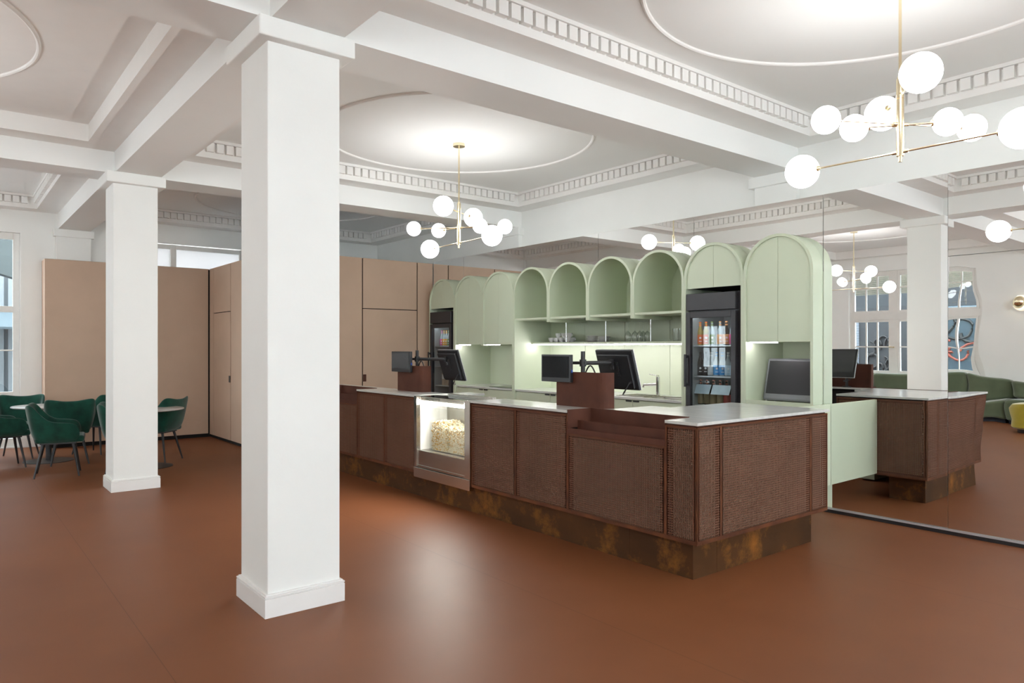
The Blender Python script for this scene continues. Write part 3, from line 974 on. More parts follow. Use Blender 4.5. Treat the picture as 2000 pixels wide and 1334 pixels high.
m.box(x0 + 0.03, x1 - 0.03, CYF + 0.031, yb - 0.02, 0.455, 0.470)
m.build('liner', mat('polished_liner', (0.40, 0.38, 0.33), 0.32, metal=0.85, noise=0.05, nscale=6), t)
MB().box(x0 + 0.0305, x0 + 0.036, CYF + 0.034, yb - 0.021, 0.471, 0.93).build('side_lining', M_CERAMIC, t)
MB().box(x0 + 0.05, x1 - 0.088, CYF + 0.004, CYF + 0.010, 0.477, 1.008).build('front_glass', M_GLASS, t)
MB().box(x0 + 0.05, x1 - 0.05, CYF + 0.012, yb - 0.16, 1.010, 1.016).build('top_glass', thin_glass('tinted_top_glass', (0.45, 0.52, 0.50), 1.5), t)
MB().box(x0 + 0.25, x1 + 0.02, yb - 0.15, yb - 0.11, 1.004, 1.040).build('rear_rail', M_STEEL, t, bevel=0.003)
MB().box(x0 + 0.052, x1 - 0.092, CYF + 0.030, CYF + 0.036, 0.940, 0.966).build('light_strip', emit('popcorn_lamp_front', (1.0, 0.97, 0.92), 340.0), t)
MB().box(x0 + 0.05, x1 - 0.09, CYF + 0.0365, CYF + 0.046, 0.936, 1.004).build('lamp_shield', M_STEEL, t)  # added sheet that keeps the front strip's light off the popcorn
MB().box(x0 + 0.06, x1 - 0.10, CYF + 0.048, CYF + 0.056, 0.955, 0.970).build('popcorn_fill_strip', emit('popcorn_fill_light', (1.0, 0.97, 0.90), 60.0), t)  # second strip, added behind the shield to light the heap
MB().box(-5.824, -5.818, CYF + 0.09, yb - 0.03, 0.471, 0.93).build('bin_divider', M_GLASS, t)
MB().box(x0 + 0.13, x1 - 0.04, CYF + 0.088, CYF + 0.092, 0.471, 0.90).build('bin_glass', M_GLASS, t)
# popcorn heap: stuff
rnd = random.Random(5)
b = MB()
def heap_top(x):
    return 0.735 + 0.02 * sin(x * 9) + 0.015 * sin(x * 23 + 1) - (0.01 if x > -5.82 else 0)
def kernel(c, r):
    res = bmesh.ops.create_icosphere(b.bm, subdivisions=1, radius=r, matrix=Matrix.Translation(c) @ Matrix.Rotation(rnd.uniform(0, 6), 4, 'Z') @ Matrix.Diagonal((1, rnd.uniform(0.7, 1), rnd.uniform(0.6, 1), 1)))
    mi = 1 if rnd.random() < 0.30 else 0
    for v in res['verts']:
        v.co += Vector((rnd.uniform(-1, 1), rnd.uniform(-1, 1), rnd.uniform(-1, 1))) * r * 0.3
        for f in v.link_faces:
            f.material_index = mi
px0, px1, py0, py1 = x0 + 0.145, x1 - 0.05, CYF + 0.105, yb - 0.04
for i in range(2500):
    x = rnd.uniform(px0, px1)
    if abs(x + 5.821) < 0.014: continue
    kernel((x, py0 + abs(rnd.gauss(0, 0.008)), rnd.uniform(0.485, heap_top(x))), rnd.uniform(0.007, 0.012))
for i in range(1200):
    x, y = rnd.uniform(px0, px1), rnd.uniform(py0, py1)
    if abs(x + 5.821) < 0.014: continue
    kernel((x, y, heap_top(x) + rnd.uniform(-0.01, 0.012)), rnd.uniform(0.008, 0.0125))
for xa, xb in ((px0, -5.835), (-5.807, px1)):
    b.box(xa, xb, py0 + 0.006, py1, 0.476, 0.715)
o = b.build('popcorn', mat('popped_corn', (0.90, 0.82, 0.64), 0.8, noise=0.1, nscale=60), smooth=False, mats=[mat('toasted_corn', (0.80, 0.50, 0.16), 0.8, noise=0.2, nscale=60)])
tag(o, 'heap of yellow-white popcorn in the lit warmer', 'popcorn', kind='stuff')

# ------------------------------------------------------------------ till stations
def till(xl, xr, yf, depth, disp, mon, where):
    """Steel housing on the worktop, pole with arm, customer display and cashier monitor."""
    z0, z1 = ZTOP, 1.303
    r = 0.075
    n = 8
    poly = [(xl, yf)]
    for k in range(n + 1):
        a = -pi / 2 + pi / 2 * k / n
        poly.append((xr - r + r * cos(a), yf + r + r * sin(a)))
    poly += [(xr, yf + depth), (xr - 0.006, yf + depth)]
    for k in range(n, -1, -1):
        a = -pi / 2 + pi / 2 * k / n
        poly.append((xr - r + (r - 0.006) * cos(a), yf + r + (r - 0.006) * sin(a)))
    poly += [(xl + 0.006, yf + 0.006), (xl + 0.006, yf + depth), (xl, yf + depth)]
    o = MB().prism(poly, 'z', z0, z1).build('till_screen', M_CORTEN)
    tag(o, 'brown steel till surround with rounded corner, ' + where, 'till surround')
    px, py, pz = disp['pole']
    a = thing('monitor_arm', (px, py, z0), 'black pole mount carrying two screens, ' + where, 'monitor arm')
    MB().cyl((px, py, z0), (px, py, z0 + 0.012), 0.05, n=24).cyl((px, py, z0 + 0.012), (px, py, pz), 0.0175, n=20).build('pole', M_BLACKMETAL, a, smooth=True)
    za = disp['arm_z']
    MB().cyl((px, py, za - 0.028), (px, py, za + 0.028), 0.028, n=20).cyl((px - 0.035, py, za), (px + 0.035, py, za), 0.016, n=14).build('clamp', M_BLACKMETAL, a, smooth=True)
    # displays
    dc = Vector(disp['c'])
    back = dc + Vector((0, 0.035, 0))
    m = MB()
    m.cyl((px, py, za), (back.x + 0.05, back.y + 0.03, za), 0.013, n=12)
    m.obox(back + Vector((0.0, 0.012, za - dc.z)), (0.04, 0, 0), (0, 0.012, 0), (0, 0, 0.035))
    m.build('arm', M_BLACKMETAL, a, smooth=True)
    w, h = disp['w'] / 2, disp['h'] / 2
    dth = thing('customer_display', tuple(dc), disp['label'], 'display')
    mm = MB().box(dc.x - w, dc.x + w, dc.y - 0.012, dc.y + 0.022, dc.z - h, dc.z + h)
    mm.build('case', M_BLACK, dth, bevel=0.004)
    MB().box(dc.x - w + 0.014, dc.x + w - 0.014, dc.y - 0.0135, dc.y - 0.0115, dc.z - h + 0.036, dc.z + h - 0.014).build('screen', disp['mat'], dth)
    MB().box(dc.x + w - 0.001, dc.x + w + 0.004, dc.y + 0.002, dc.y + 0.014, dc.z - 0.035, dc.z - 0.010).build('plug', mat('blue_plug', (0.03, 0.10, 0.45), 0.5, noise=0.1, nscale=20), dth)
    # cashier monitor (screen normal n towards the staff side, leaning back)
    mc = Vector(mon['c'])
    yaw, lean = R_(mon['yaw']), R_(mon['lean'])
    nrm = Vector((sin(yaw) * cos(lean), cos(yaw) * cos(lean), sin(lean)))
    wx = Vector((cos(yaw), -sin(yaw), 0))
    up = wx.cross(nrm) * -1
    if up.z < 0: up = -up
    W, H = mon['w'] / 2, mon['h'] / 2
    mt = thing('cashier_monitor', tuple(mc), mon['label'], 'monitor')
    MB().obox(mc, wx * W, up * H, nrm * 0.010).obox(mc - nrm * 0.022 - up * 0.005, wx * W * 0.86, up * H * 0.84, nrm * 0.014).build('case', M_BLACK, mt, bevel=0.006)
    MB().obox(mc + nrm * 0.0125, wx * W * 1.008, up * H * 1.008, nrm * 0.0025).build('bezel', M_SILVER, mt)
    MB().obox(mc + nrm * 0.0158, wx * W * 0.985, up * H * 0.98, nrm * 0.0006).build('front_frame', M_BLACK, mt)
    MB().obox(mc + nrm * 0.017 + up * H * 0.13, wx * W * 0.88, up * H * 0.74, nrm * 0.0006).build('screen', M_SCREEN_GREY, mt)
    m = MB()
    m.obox(mc - nrm * 0.040 + up * 0.02, wx * 0.06, up * 0.06, nrm * 0.006)
    for sx in (-1, 1):
        for su in (-1, 1):
            m.cyl(mc - nrm * 0.056 + wx * 0.045 * sx + up * (0.02 + 0.045 * su), mc - nrm * 0.045 + wx * 0.045 * sx + up * (0.02 + 0.045 * su), 0.011, n=12)
    m.build('mount_plate', M_BLACKMETAL, mt)
    s = mc + wx * W * 0.72 - up * H * 0.58 - nrm * 0.037
    pts = []
    for k in range(13):
        q = k / 12
        pts.append(s + wx * (-0.09 * q) - up * (0.10 * q + 0.02 * sin(pi * q)) - nrm * (0.05 * sin(pi * q) + 0.01))
    m = MB().tube(pts, 0.004, 8)
    pts = [p + wx * 0.02 * sin(pi * k / 12) + up * 0.012 for k, p in enumerate(pts)]
    m.tube(pts, 0.0035, 8)
    m.cyl(s - nrm * 0.012, s - nrm * 0.0 + wx * 0.02 + up * 0.012, 0.010, n=10)
    m.build('cables', M_BLACK, mt, smooth=True)
    e = mc - nrm * 0.062 + up * 0.02
    el = Vector((e.x * 0.35 + px * 0.65, e.y * 0.35 + py * 0.65, za))
    m = MB()
    m.cyl((px, py, za), (e.x, e.y, za), 0.017, n=14)
    m.obox(Vector((e.x, e.y, za)), (0.02, 0, 0), (0, 0.02, 0), (0, 0, 0.028))
    m.cyl(Vector((e.x, e.y, za)), e + nrm * 0.014, 0.016, n=14)
    m.tube([(px + 0.03 + 0.11 * q / 8, py, za - 0.02 - 0.06 * (1 - sin(pi * q / 8))) for q in range(9)], 0.006, 8)
    m.build('arm', M_BLACKMETAL, a, smooth=True)

till(-4.44, -3.893, 4.028, 0.115,
     dict(pole=(-4.20, 4.10, 1.47), arm_z=1.375, c=(-4.405, 3.995, 1.330), w=0.352, h=0.226, mat=M_SCREEN_OFF,
          label='small black customer display with dark screen, on the near till by the leaflet rack'),
     dict(c=(-4.135, 4.44, 1.315), w=0.42, h=0.345, yaw=1, lean=17, label='black cashier monitor seen from behind, near the sink tap'),
     'near the leaflet rack')
till(-7.09, -6.577, 4.028, 0.115,
     dict(pole=(-6.79, 4.10, 1.47), arm_z=1.375, c=(-6.95, 3.995, 1.345), w=0.40, h=0.226, mat=M_SCREEN_GREY,
          label='small black customer display with grey screen, on the far till by the popcorn warmer'),
     dict(c=(-6.46, 4.33, 1.31), w=0.41, h=0.345, yaw=2, lean=18, label='black cashier monitor turned sideways, before the far fridge'),
     'left of the popcorn warmer')

# ------------------------------------------------------------------ gate between counter and mirror
t = thing('bar_gate', (-3.295, 5.85, 0.25), 'sage green swing gate between the counter end and the mirror', 'gate')
MB().box(-3.31, -3.28, 5.40, YM - 0.003, 0.25, 0.985).build('gate_panel', M_GREEN, t, bevel=0.003)
for z in (0.40, 0.82):
    MB().box(AX1 - 0.0005, -3.309, 6.26, 6.30, z, z + 0.05).build('hinge', M_STEEL, t)

# ------------------------------------------------------------------ green arched cabinets
YBK = 6.86
TH = 0.028
def arc_pts(cx, zc, r, n=28):
    return [(cx - r * cos(pi * k / n), zc + r * sin(pi * k / n)) for k in range(n + 1)]
def half_leaf(xa, xb, zbot, cx, zc, r, side):
    """Polygon of a door leaf with an arched top. side -1 left, +1 right."""
    pts = []
    n = 20
    if side < 0:
        pts = [(cx - r, zbot)]
        for k in range(n + 1):
            a = pi / 2 * k / n
            x, z = cx - r * cos(a), zc + r * sin(a)
            pts.append((min(x, cx - 0.0018), z))
        pts.append((cx - 0.0018, zbot))
    else:
        pts = [(cx + 0.0018, zbot)]
        for k in range(n, -1, -1):
            a = pi / 2 * k / n
            x, z = cx + r * cos(a), zc + r * sin(a)
            pts.append((max(x, cx + 0.0018), z))
        pts.append((cx + r, zbot))
    return pts

ARCH = [  # legs (left z, right z), door bottom or None, shelf, label
    (0.0, 0.0, 2.118, None, 'sage green arched cabinet above the far fridge, leftmost of the row'),
    (0.0, 1.53, 1.545, None, 'second sage green arch from the tan wall, closed doors above the hob niche'),
    (1.53, 0.0, 1.545, None, 'third sage green arch from the tan wall, closed doors left of open arches'),
    (0.0, 1.832, None, 1.872, 'open sage green arch above the coffee cups'),
    (1.832, 1.832, None, 1.872, 'open sage green arch above the stacked plates'),
    (1.832, 1.832, None, 1.872, 'open sage green arch above the wine glasses'),
    (1.832, 0.0, None, 1.872, 'open sage green arch right beside the near drinks fridge'),
    (0.0, 0.0, 2.118, None, 'sage green arched cabinet above the near drinks fridge'),
    (0.0, 0.0, 1.555, None, 'rightmost and tallest-looking sage green arch beside the tall mirror')]
for i, (zl, zr, zd, zs, label) in enumerate(ARCH):
    x0 = AX0 + AW * i
    x1 = x0 + AW
    cx, r = (x0 + x1) / 2, AW / 2
    zc = 2.575 - r
    t = thing('arched_cabinet', (cx, YC, 0), label, 'cabinet', 'sage green arched cabinets')
    g_ = 0.0006
    out = [(x0 + g_, zl)] + arc_pts(cx, zc, r - g_) + [(x1 - g_, zr)]
    inn = [(x0 + TH, zl)] + arc_pts(cx, zc, r - TH) + [(x1 - TH, zr)]
    m = MB()
    V = {}
    for nm, pl in (('o', out), ('i', inn)):
        for y in (YC, YBK):
            V[nm, y] = [m.bm.verts.new((x, y, z)) for x, z in pl]
    n = len(out)
    for k in range(n - 1):
        m.bm.faces.new((V['o', YC][k], V['o', YC][k + 1], V['i', YC][k + 1], V['i', YC][k]))
        m.bm.faces.new((V['o', YBK][k], V['i', YBK][k], V['i', YBK][k + 1], V['o', YBK][k + 1]))
        m.bm.faces.new((V['o', YC][k], V['o', YBK][k], V['o', YBK][k + 1], V['o', YC][k + 1]))
        m.bm.faces.new((V['i', YC][k], V['i', YC][k + 1], V['i', YBK][k + 1], V['i', YBK][k]))
    for k in (0, n - 1):
        m.bm.faces.new((V['o', YC][k], V['i', YC][k], V['i', YBK][k], V['o', YBK][k]))
    m.build('shell', M_GREEN, t, smooth=True)
    bp = [(x0 + 0.001, 0.0)] + arc_pts(cx, zc, r - 0.004) + [(x1 - 0.001, 0.0)]
    MB().prism(bp, 'y', YBK - 0.025, YBK).build('back_panel', M_GREEN, t)
    if zd:
        for s in (-1, 1):
            MB().prism(half_leaf(0, 0, zd, cx, zc, r - TH - 0.002, s), 'y', YC + 0.018, YC + 0.036).build('door', M_GREEN, t)
        if zd < 2:
            MB().box(x0 + TH + 0.001, x1 - TH - 0.001, YC + 0.038, YBK - 0.026, zd, zd + 0.018).build('bottom_panel', M_GREEN, t)
            ls = MB().box(x0 + TH + 0.01, x0 + TH + 0.30, YC + 0.06, YC + 0.075, zd - 0.010, zd - 0.001)
            ls.build('light_strip', M_LED, t)
        else:
            MB().box(x0 + TH + 0.001, x1 - TH - 0.001, YC + 0.045, YBK - 0.026, zd + 0.004, zd + 0.02).build('bottom_panel', M_DARK, t)
    if zs:
        MB().box(x0 + TH + 0.0005, x1 - TH - 0.0005, YC + 0.012, YBK - 0.026, zs, zs + 0.024).build('shelf', M_GREEN, t)

# hanging shelf with led edge
HX0, HX1 = AX0 + AW * 3 + TH + 0.001, AX0 + AW * 7 - TH - 0.001
HY = 6.465
t = thing('hanging_shelf', ((HX0 + HX1) / 2, 6.6, 1.545), 'long green shelf with lit front edge under the open arches', 'shelf')
MB().box(HX0, HX1, HY, YBK - 0.026, 1.548, 1.572).build('board', M_GREEN, t)
MB().box(HX0 + 0.02, HX1 - 0.01, HY + 0.004, HY + 0.020, 1.534, 1.547).build('light_strip', M_LED, t)
MB().box(HX0 + 0.18, HX1, HY + 0.004, YBK - 0.03, 1.572, 1.5745).build('mat', M_BLACK, t)
for k in (4, 5, 6):
    x = AX0 + AW * k
    MB().cyl((x, HY + 0.02, 1.5748), (x, HY + 0.02, 1.831), 0.0055, n=12).cyl((x, HY + 0.02, 1.77), (x, HY + 0.02, 1.832), 0.0085, n=12).build('rod', M_CHROME, t, smooth=True)
ZSH = 1.5748

# crockery on the shelf
cup0 = None
cups = [(-7.375, 6.60, 0), (-7.268, 6.60, 0), (-7.165, 6.60, 0), (-7.045, 6.59, 0), (-7.20, 6.70, 0), (-7.06, 6.69, 0),
        (-7.275, 6.64, 1), (-7.16, 6.64, 1), (-7.055, 6.63, 1)]
cl = ['white coffee cup, first of the lower row at the left end of the shelf', 'white coffee cup, second of the lower row on the shelf',
      'white coffee cup, third of the lower row on the shelf', 'white coffee cup at the right end of the lower row, behind a chrome rod',
      'white coffee cup in the rear, between third and fourth cups', 'white coffee cup in the rear, behind the chrome rod',
      'white coffee cup tilted on top, left of the upper three', 'white coffee cup tilted on top, middle of the upper three', 'white coffee cup on top by the chrome rod']
for (x, y, up), lb in zip(cups, cl):
    z = ZSH + (0.061 if up else 0)
    if cup0 is None:
        cup0 = thing('coffee_cup', (x, y, z), lb, 'cup', 'white coffee cups on the shelf', local=True)
        MB().lathe([(0.0, 0.0), (0.024, 0.0), (0.028, 0.006), (0.042, 0.030), (0.047, 0.060), (0.044, 0.060), (0.038, 0.030), (0.024, 0.009), (0.0, 0.008)], (0, 0, 0), 24).build('bowl', M_CERAMIC, cup0, smooth=True)
        MB().tube([(0.043 + 0.022 * sin(pi * q / 8), 0, 0.018 + 0.032 * q / 8) for q in range(9)], 0.004, 8).build('handle', M_CERAMIC, cup0, smooth=True)
    else:
        dup(cup0, (x, y, z), random.uniform(-1.2, 1.2), lb)
pl0 = None
for k, (x, y, n) in enumerate(((-6.60, 6.62, 7), (-6.405, 6.62, 6))):
    for j in range(n):
        lb = 'white plate, %s from the bottom of the %s stack on the shelf' % (['lowest', 'second', 'third', 'fourth', 'fifth', 'sixth', 'seventh'][j], ['left', 'right'][k])
        lb = lb.replace('lowest from the bottom', 'lowest')
        z = ZSH + j * 0.0115
        pos = (x + random.uniform(-0.003, 0.003), y, z)
        if pl0 is None:
            pl0 = MB().lathe([(0.0, 0.0), (0.055, 0.0), (0.060, 0.003), (0.092, 0.010), (0.092, 0.0115), (0.058, 0.0055), (0.0, 0.004)], (0, 0, 0), 40).build('plate', M_CERAMIC, origin=(0, 0, 0), smooth=True)
            pl0.location = pos
            tag(pl0, lb, 'plate', 'white plates on the shelf')
        else:
            c = pl0.copy()
            COL.objects.link(c)
            c.location = pos
            c['label'] = lb
wg0 = None
for k, (x, y) in enumerate(((-5.955, 6.58), (-5.862, 6.60), (-5.80, 6.68), (-5.765, 6.58), (-5.70, 6.64))):
    lb = ['upturned wine glass, first from the left on the shelf', 'upturned wine glass, second from the left on the shelf',
          'upturned wine glass in the middle rear of the five', 'upturned wine glass, fourth from the left on the shelf', 'upturned wine glass, last on the right of the five'][k]
    if wg0 is None:
        wg0 = thing('wine_glass', (x, y, ZSH), lb, 'glass', 'upturned wine glasses on the shelf', local=True)
        MB().lathe([(0.032, 0.0), (0.040, 0.035), (0.043, 0.065), (0.034, 0.100), (0.010, 0.122), (0.004, 0.130), (0.002, 0.128), (0.030, 0.098), (0.040, 0.065), (0.037, 0.035), (0.030, 0.0)], (0, 0, 0), 28).build('bowl', M_CUP_GLASS, wg0, smooth=True)
        MB().cyl((0, 0, 0.126), (0, 0, 0.232), 0.004, 0.004, 10).build('stem', M_CUP_GLASS, wg0, smooth=True)
        MB().lathe([(0.0, 0.232), (0.010, 0.234), (0.036, 0.240), (0.036, 0.242), (0.0, 0.240)], (0, 0, 0), 28).build('foot', M_CUP_GLASS, wg0, smooth=True)
    else:
        dup(wg0, (x, y, ZSH), 0, lb)
tb0 = None
for k, (x, y) in enumerate(((-5.245, 6.60), (-5.165, 6.60), (-5.20, 6.70), (-5.10, 6.68))):
    lb = ['clear tumbler at the right end of the shelf, front left', 'clear tumbler at the right end of the shelf, front right', 'clear tumbler at the right end of the shelf, rear left', 'clear tumbler at the right end of the shelf, rear right'][k]
    if tb0 is None:
        tb0 = MB().lathe([(0.0, 0.0), (0.030, 0.0), (0.037, 0.145), (0.0345, 0.145), (0.028, 0.008), (0.0, 0.008)], (0, 0, 0), 24).build('tumbler', M_CUP_GLASS, origin=(0, 0, 0), smooth=True)
        tb0.location = (x, y, ZSH)
        tag(tb0, lb, 'glass', 'clear tumblers on the shelf')
    else:
        c = tb0.copy()
        COL.objects.link(c)
        c.location = (x, y, ZSH)
        c['label'] = lb

# base cabinets and back worktops
ZW = 0.93
def base_cab(x0, x1, ndoor, label, top=0.905):
    t = thing('base_cabinet', ((x0 + x1) / 2, YC + 0.03, 0), label, 'cabinet')
    MB().box(x0, x1, YC + 0.045, YBK - 0.027, 0.0, top).build('carcass', M_GREEN, t)
    w = (x1 - x0) / ndoor
    for k in range(ndoor):
        d = MB().box(x0 + k * w + 0.002, x0 + (k + 1) * w - 0.002, YC + 0.025, YC + 0.044, 0.08, top - 0.006).build('door', M_GREEN, t, bevel=0.0015)
        xe = x0 + (k + 1) * w - 0.10 if k % 2 == 0 else x0 + k * w + 0.012
        MB().box(xe, xe + 0.085, YC + 0.018, YC + 0.025, top - 0.024, top - 0.008).build('handle', M_BLACK, d)
xa, xb = AX0 + AW + TH, AX0 + AW * 3 - TH
base_cab(xa + 0.002, xb - 0.002, 2, 'sage green base cabinets under the hob')
o = MB().box(xa + 0.001, xb - 0.001, YC + 0.012, YBK - 0.027, 0.907, ZW).build('back_worktop', M_STONE, bevel=0.002)
tag(o, 'pale stone worktop with black hob, behind the popcorn warmer', 'worktop')
o = MB().box(-8.36, -7.78, 6.26, 6.74, ZW, ZW + 0.006).build('hob', M_SCREEN_OFF, bevel=0.002)
tag(o, 'flat black glass hob on the back worktop', 'hob')
xa, xb = AX0 + AW * 3 + TH, AX0 + AW * 7 - TH
base_cab(xa + 0.002, xb - 0.002, 4, 'sage green base cabinets under the sink and open arches')
sx0, sx1, sy0, sy1 = -5.42, -4.95, 6.27, 6.62
m = MB()
m.box(xa + 0.001, sx0, YC + 0.012, YBK - 0.027, 0.907, ZW).box(sx1, xb - 0.001, YC + 0.012, YBK - 0.027, 0.907, ZW)
m.box(sx0, sx1, YC + 0.012, sy0, 0.907, ZW).box(sx0, sx1, sy1, YBK - 0.027, 0.907, ZW)
tag(m.build('back_worktop', M_STONE), 'pale stone worktop around the sink', 'worktop')
t = thing('sink', (-5.2, 6.45, 0.93), 'stainless steel sink with drainer let into the back worktop', 'sink')
m = MB()
m.box(sx0 - 0.012, sx1 + 0.012, sy0 - 0.012, sy0 + 0.012, ZW, ZW + 0.005).box(sx0 - 0.012, sx1 + 0.012, sy1 - 0.012, sy1 + 0.012, ZW, ZW + 0.005)
m.box(sx0 - 0.012, sx0 + 0.012, sy0 + 0.0121, sy1 - 0.0121, ZW, ZW + 0.005).box(sx1 - 0.012, sx1 + 0.012, sy0 + 0.0121, sy1 - 0.0121, ZW, ZW + 0.005)
m.build('rim', M_STEEL, t)
MB().box(sx0 + 0.003, sx1 - 0.003, sy0 + 0.003, sy1 - 0.003, 0.9065, 0.910).build('bowl', M_STEEL, t)
m = MB()
m.box(-5.86, sx0 - 0.02, sy0, sy1, ZW, ZW + 0.008)
for k in range(9):
    m.box(-5.84, sx0 - 0.04, sy0 + 0.03 + k * 0.034, sy0 + 0.042 + k * 0.034, ZW + 0.008, ZW + 0.014)
m.build('drainer', M_STEEL, t)
t = thing('tap', (-5.57, 6.68, ZW), 'chrome single-lever tap over the sink', 'tap')
MB().cyl((-5.57, 6.68, ZW), (-5.57, 6.68, ZW + 0.012), 0.032, n=24).cyl((-5.57, 6.68, ZW + 0.012), (-5.57, 6.68, ZW + 0.225), 0.025, n=24).build('body', M_CHROME, t, smooth=True)
MB().cyl((-5.57, 6.68, ZW + 0.135), (-5.73, 6.60, ZW + 0.125), 0.020, 0.017, 18).cyl((-5.723, 6.603, ZW + 0.128), (-5.73, 6.60, ZW + 0.095), 0.013, n=14).build('spout', M_CHROME, t, smooth=True)
MB().cyl((-5.57, 6.68, ZW + 0.23), (-5.57, 6.68, ZW + 0.245), 0.024, 0.012, 20).cyl((-5.57, 6.68, ZW + 0.236), (-5.67, 6.64, ZW + 0.250), 0.006, n=10).build('lever', M_CHROME, t, smooth=True)
xa, xb = AX0 + AW * 8 + TH, AX1 - TH
base_cab(xa + 0.002, xb - 0.002, 1, 'sage green base cabinet under the large touchscreen', top=0.915)
o = MB().box(xa + 0.001, xb - 0.001, YC + 0.001, YC + 0.022, 0.60, 0.992).build('front_apron', M_GREEN, bevel=0.002)
tag(o, 'sage green apron board across the rightmost niche', 'panel')
# large touchscreen in the right niche
t = thing('touchscreen', (-3.74, 6.55, 0.915), 'large grey touchscreen leaning in the rightmost green niche', 'touchscreen')
def leanbox(m, xa, xb, s0, s1, d0, d1, mi=0):
    """Box on a plane leaning back by 14 degrees, s along the screen, d in depth."""
    ca, sa = cos(R_(14)), sin(R_(14))
    o_ = Vector((0, 6.40, 0.985))
    U_ = Vector((0, sa, ca)); D_ = Vector((0, ca, -sa))
    m.obox(Vector(((xa + xb) / 2, 0, 0)) + o_ + U_ * (s0 + s1) / 2 + D_ * (d0 + d1) / 2, ((xb - xa) / 2, 0, 0), U_ * (s1 - s0) / 2, D_ * (d1 - d0) / 2)
    return m
leanbox(MB(), -4.015, -3.43, 0.0, 0.425, 0.0, 0.045).build('case', M_GREYPL, t, bevel=0.02)
leanbox(MB(), -3.985, -3.46, 0.065, 0.395, -0.004, 0.002).build('screen_glass', mat('matt_dark_glass', (0.038, 0.038, 0.042), 0.35, spec=0.3, noise=0.05, nscale=3), t, bevel=0.001)
m = MB()
for x in (-3.98, -3.46):
    m.cyl((x, 6.42, 0.916), (x, 6.42, 1.0), 0.009, n=12)
    m.cyl((x, 6.60, 0.916), (x, 6.48, 1.22), 0.009, n=12)
m.build('stand', M_SILVER, t, smooth=True)

# ------------------------------------------------------------------ fridges with bottles
def fridge(x0, x1, label, zb):
    t = thing('drinks_fridge', ((x0 + x1) / 2, 6.16, 0), label, 'fridge')
    yf, yk = 6.155, 6.80
    m = MB()
    m.box(x0, x0 + 0.035, yf + 0.05, yk, 0.06, 2.065).box(x1 - 0.035, x1, yf + 0.05, yk, 0.06, 2.065)
    m.box(x0 + 0.035, x1 - 0.035, yk - 0.03, yk, 0.06, 2.065).box(x0 + 0.035, x1 - 0.035, yf + 0.05, yk - 0.03, 1.86, 2.065).box(x0 + 0.035, x1 - 0.035, yf + 0.05, yk - 0.03, 0.06, 0.14)
    m.box(x0 + 0.03, x1 - 0.03, yf + 0.08, yk - 0.05, 0, 0.06)
    m.build('cabinet', M_FRIDGE, t)
    m = MB()
    m.box(x0 + 0.0355, x0 + 0.040, yf + 0.06, yk - 0.034, 0.141, 1.855).box(x1 - 0.040, x1 - 0.0355, yf + 0.06, yk - 0.034, 0.141, 1.855)
    m.box(x0 + 0.040, x1 - 0.040, yk - 0.034, yk - 0.0305, 0.141, 1.855)
    m.build('liner', M_FRIDGE_IN, t)
    MB().box(x0, x1 - 0.02, yf, yf + 0.045, 1.885, 2.062).build('header_panel', M_FRIDGE, t, bevel=0.006)
    d = MB()
    fw = 0.052
    d.box(x0, x0 + fw, yf, yf + 0.045, 0.10, 1.872).box(x1 - 0.02 - fw, x1 - 0.02, yf, yf + 0.045, 0.10, 1.872)
    d.box(x0 + fw, x1 - 0.02 - fw, yf, yf + 0.045, 1.81, 1.872).box(x0 + fw, x1 - 0.02 - fw, yf, yf + 0.045, 0.10, 0.18)
    d = d.build('door', M_FRIDGE, t, bevel=0.003)
    MB().box(x0 + fw, x1 - 0.02 - fw, yf + 0.012, yf + 0.018, 0.18, 1.81).build('door_glass', M_DOORGLASS, d)
    MB().box(x0 + 0.004, x0 + 0.030, yf - 0.045, yf - 0.030, 1.09, 1.43).box(x0 + 0.006, x0 + 0.028, yf - 0.030, yf, 1.10, 1.13).box(x0 + 0.006, x0 + 0.028, yf - 0.030, yf, 1.39, 1.42).build('handle', M_BLACK, d, bevel=0.003)
    for z in zb:
        MB().box(x0 + 0.042, x1 - 0.042, yf + 0.075, yk - 0.04, z - 0.012, z).build('shelf', M_SILVER, t)
    MB().box(x0 + 0.06, x1 - 0.08, yf + 0.055, yf + 0.072, 1.838, 1.852).build('light_strip', emit('fridge_fill_light', (0.92, 0.97, 1.0), 14.0), t)  # strip added behind the top rail, out of view, to brighten the inside
    return t
SHZ = [1.525, 1.205, 0.90, 0.58, 0.30]
fridge(AX0 + AW * 7 + TH + 0.012, AX0 + AW * 8 - TH - 0.035, 'black glass-door drinks fridge full of bottles, beside the open arches', SHZ)
fridge(AX0 + TH + 0.012, AX0 + AW - TH - 0.035, 'far black glass-door drinks fridge beside the tan wall', SHZ)
M_BOTTLE = thin_glass('bottle_glass', (0.72, 0.80, 0.78), 1.6)
M_BOTTLE_Y = mat('amber_drink', (0.45, 0.33, 0.10), 0.15, noise=0.1, nscale=20)
M_BOTTLE_B = mat('brown_bottle', (0.05, 0.035, 0.025), 0.12, noise=0.1, nscale=20)
M_BOTTLE_C = mat('clear_drink', (0.42, 0.48, 0.50), 0.12, noise=0.1, nscale=20)
M_WHITE_PRINT = mat('white_print', (0.85, 0.85, 0.85), 0.5, noise=0.02, nscale=20)
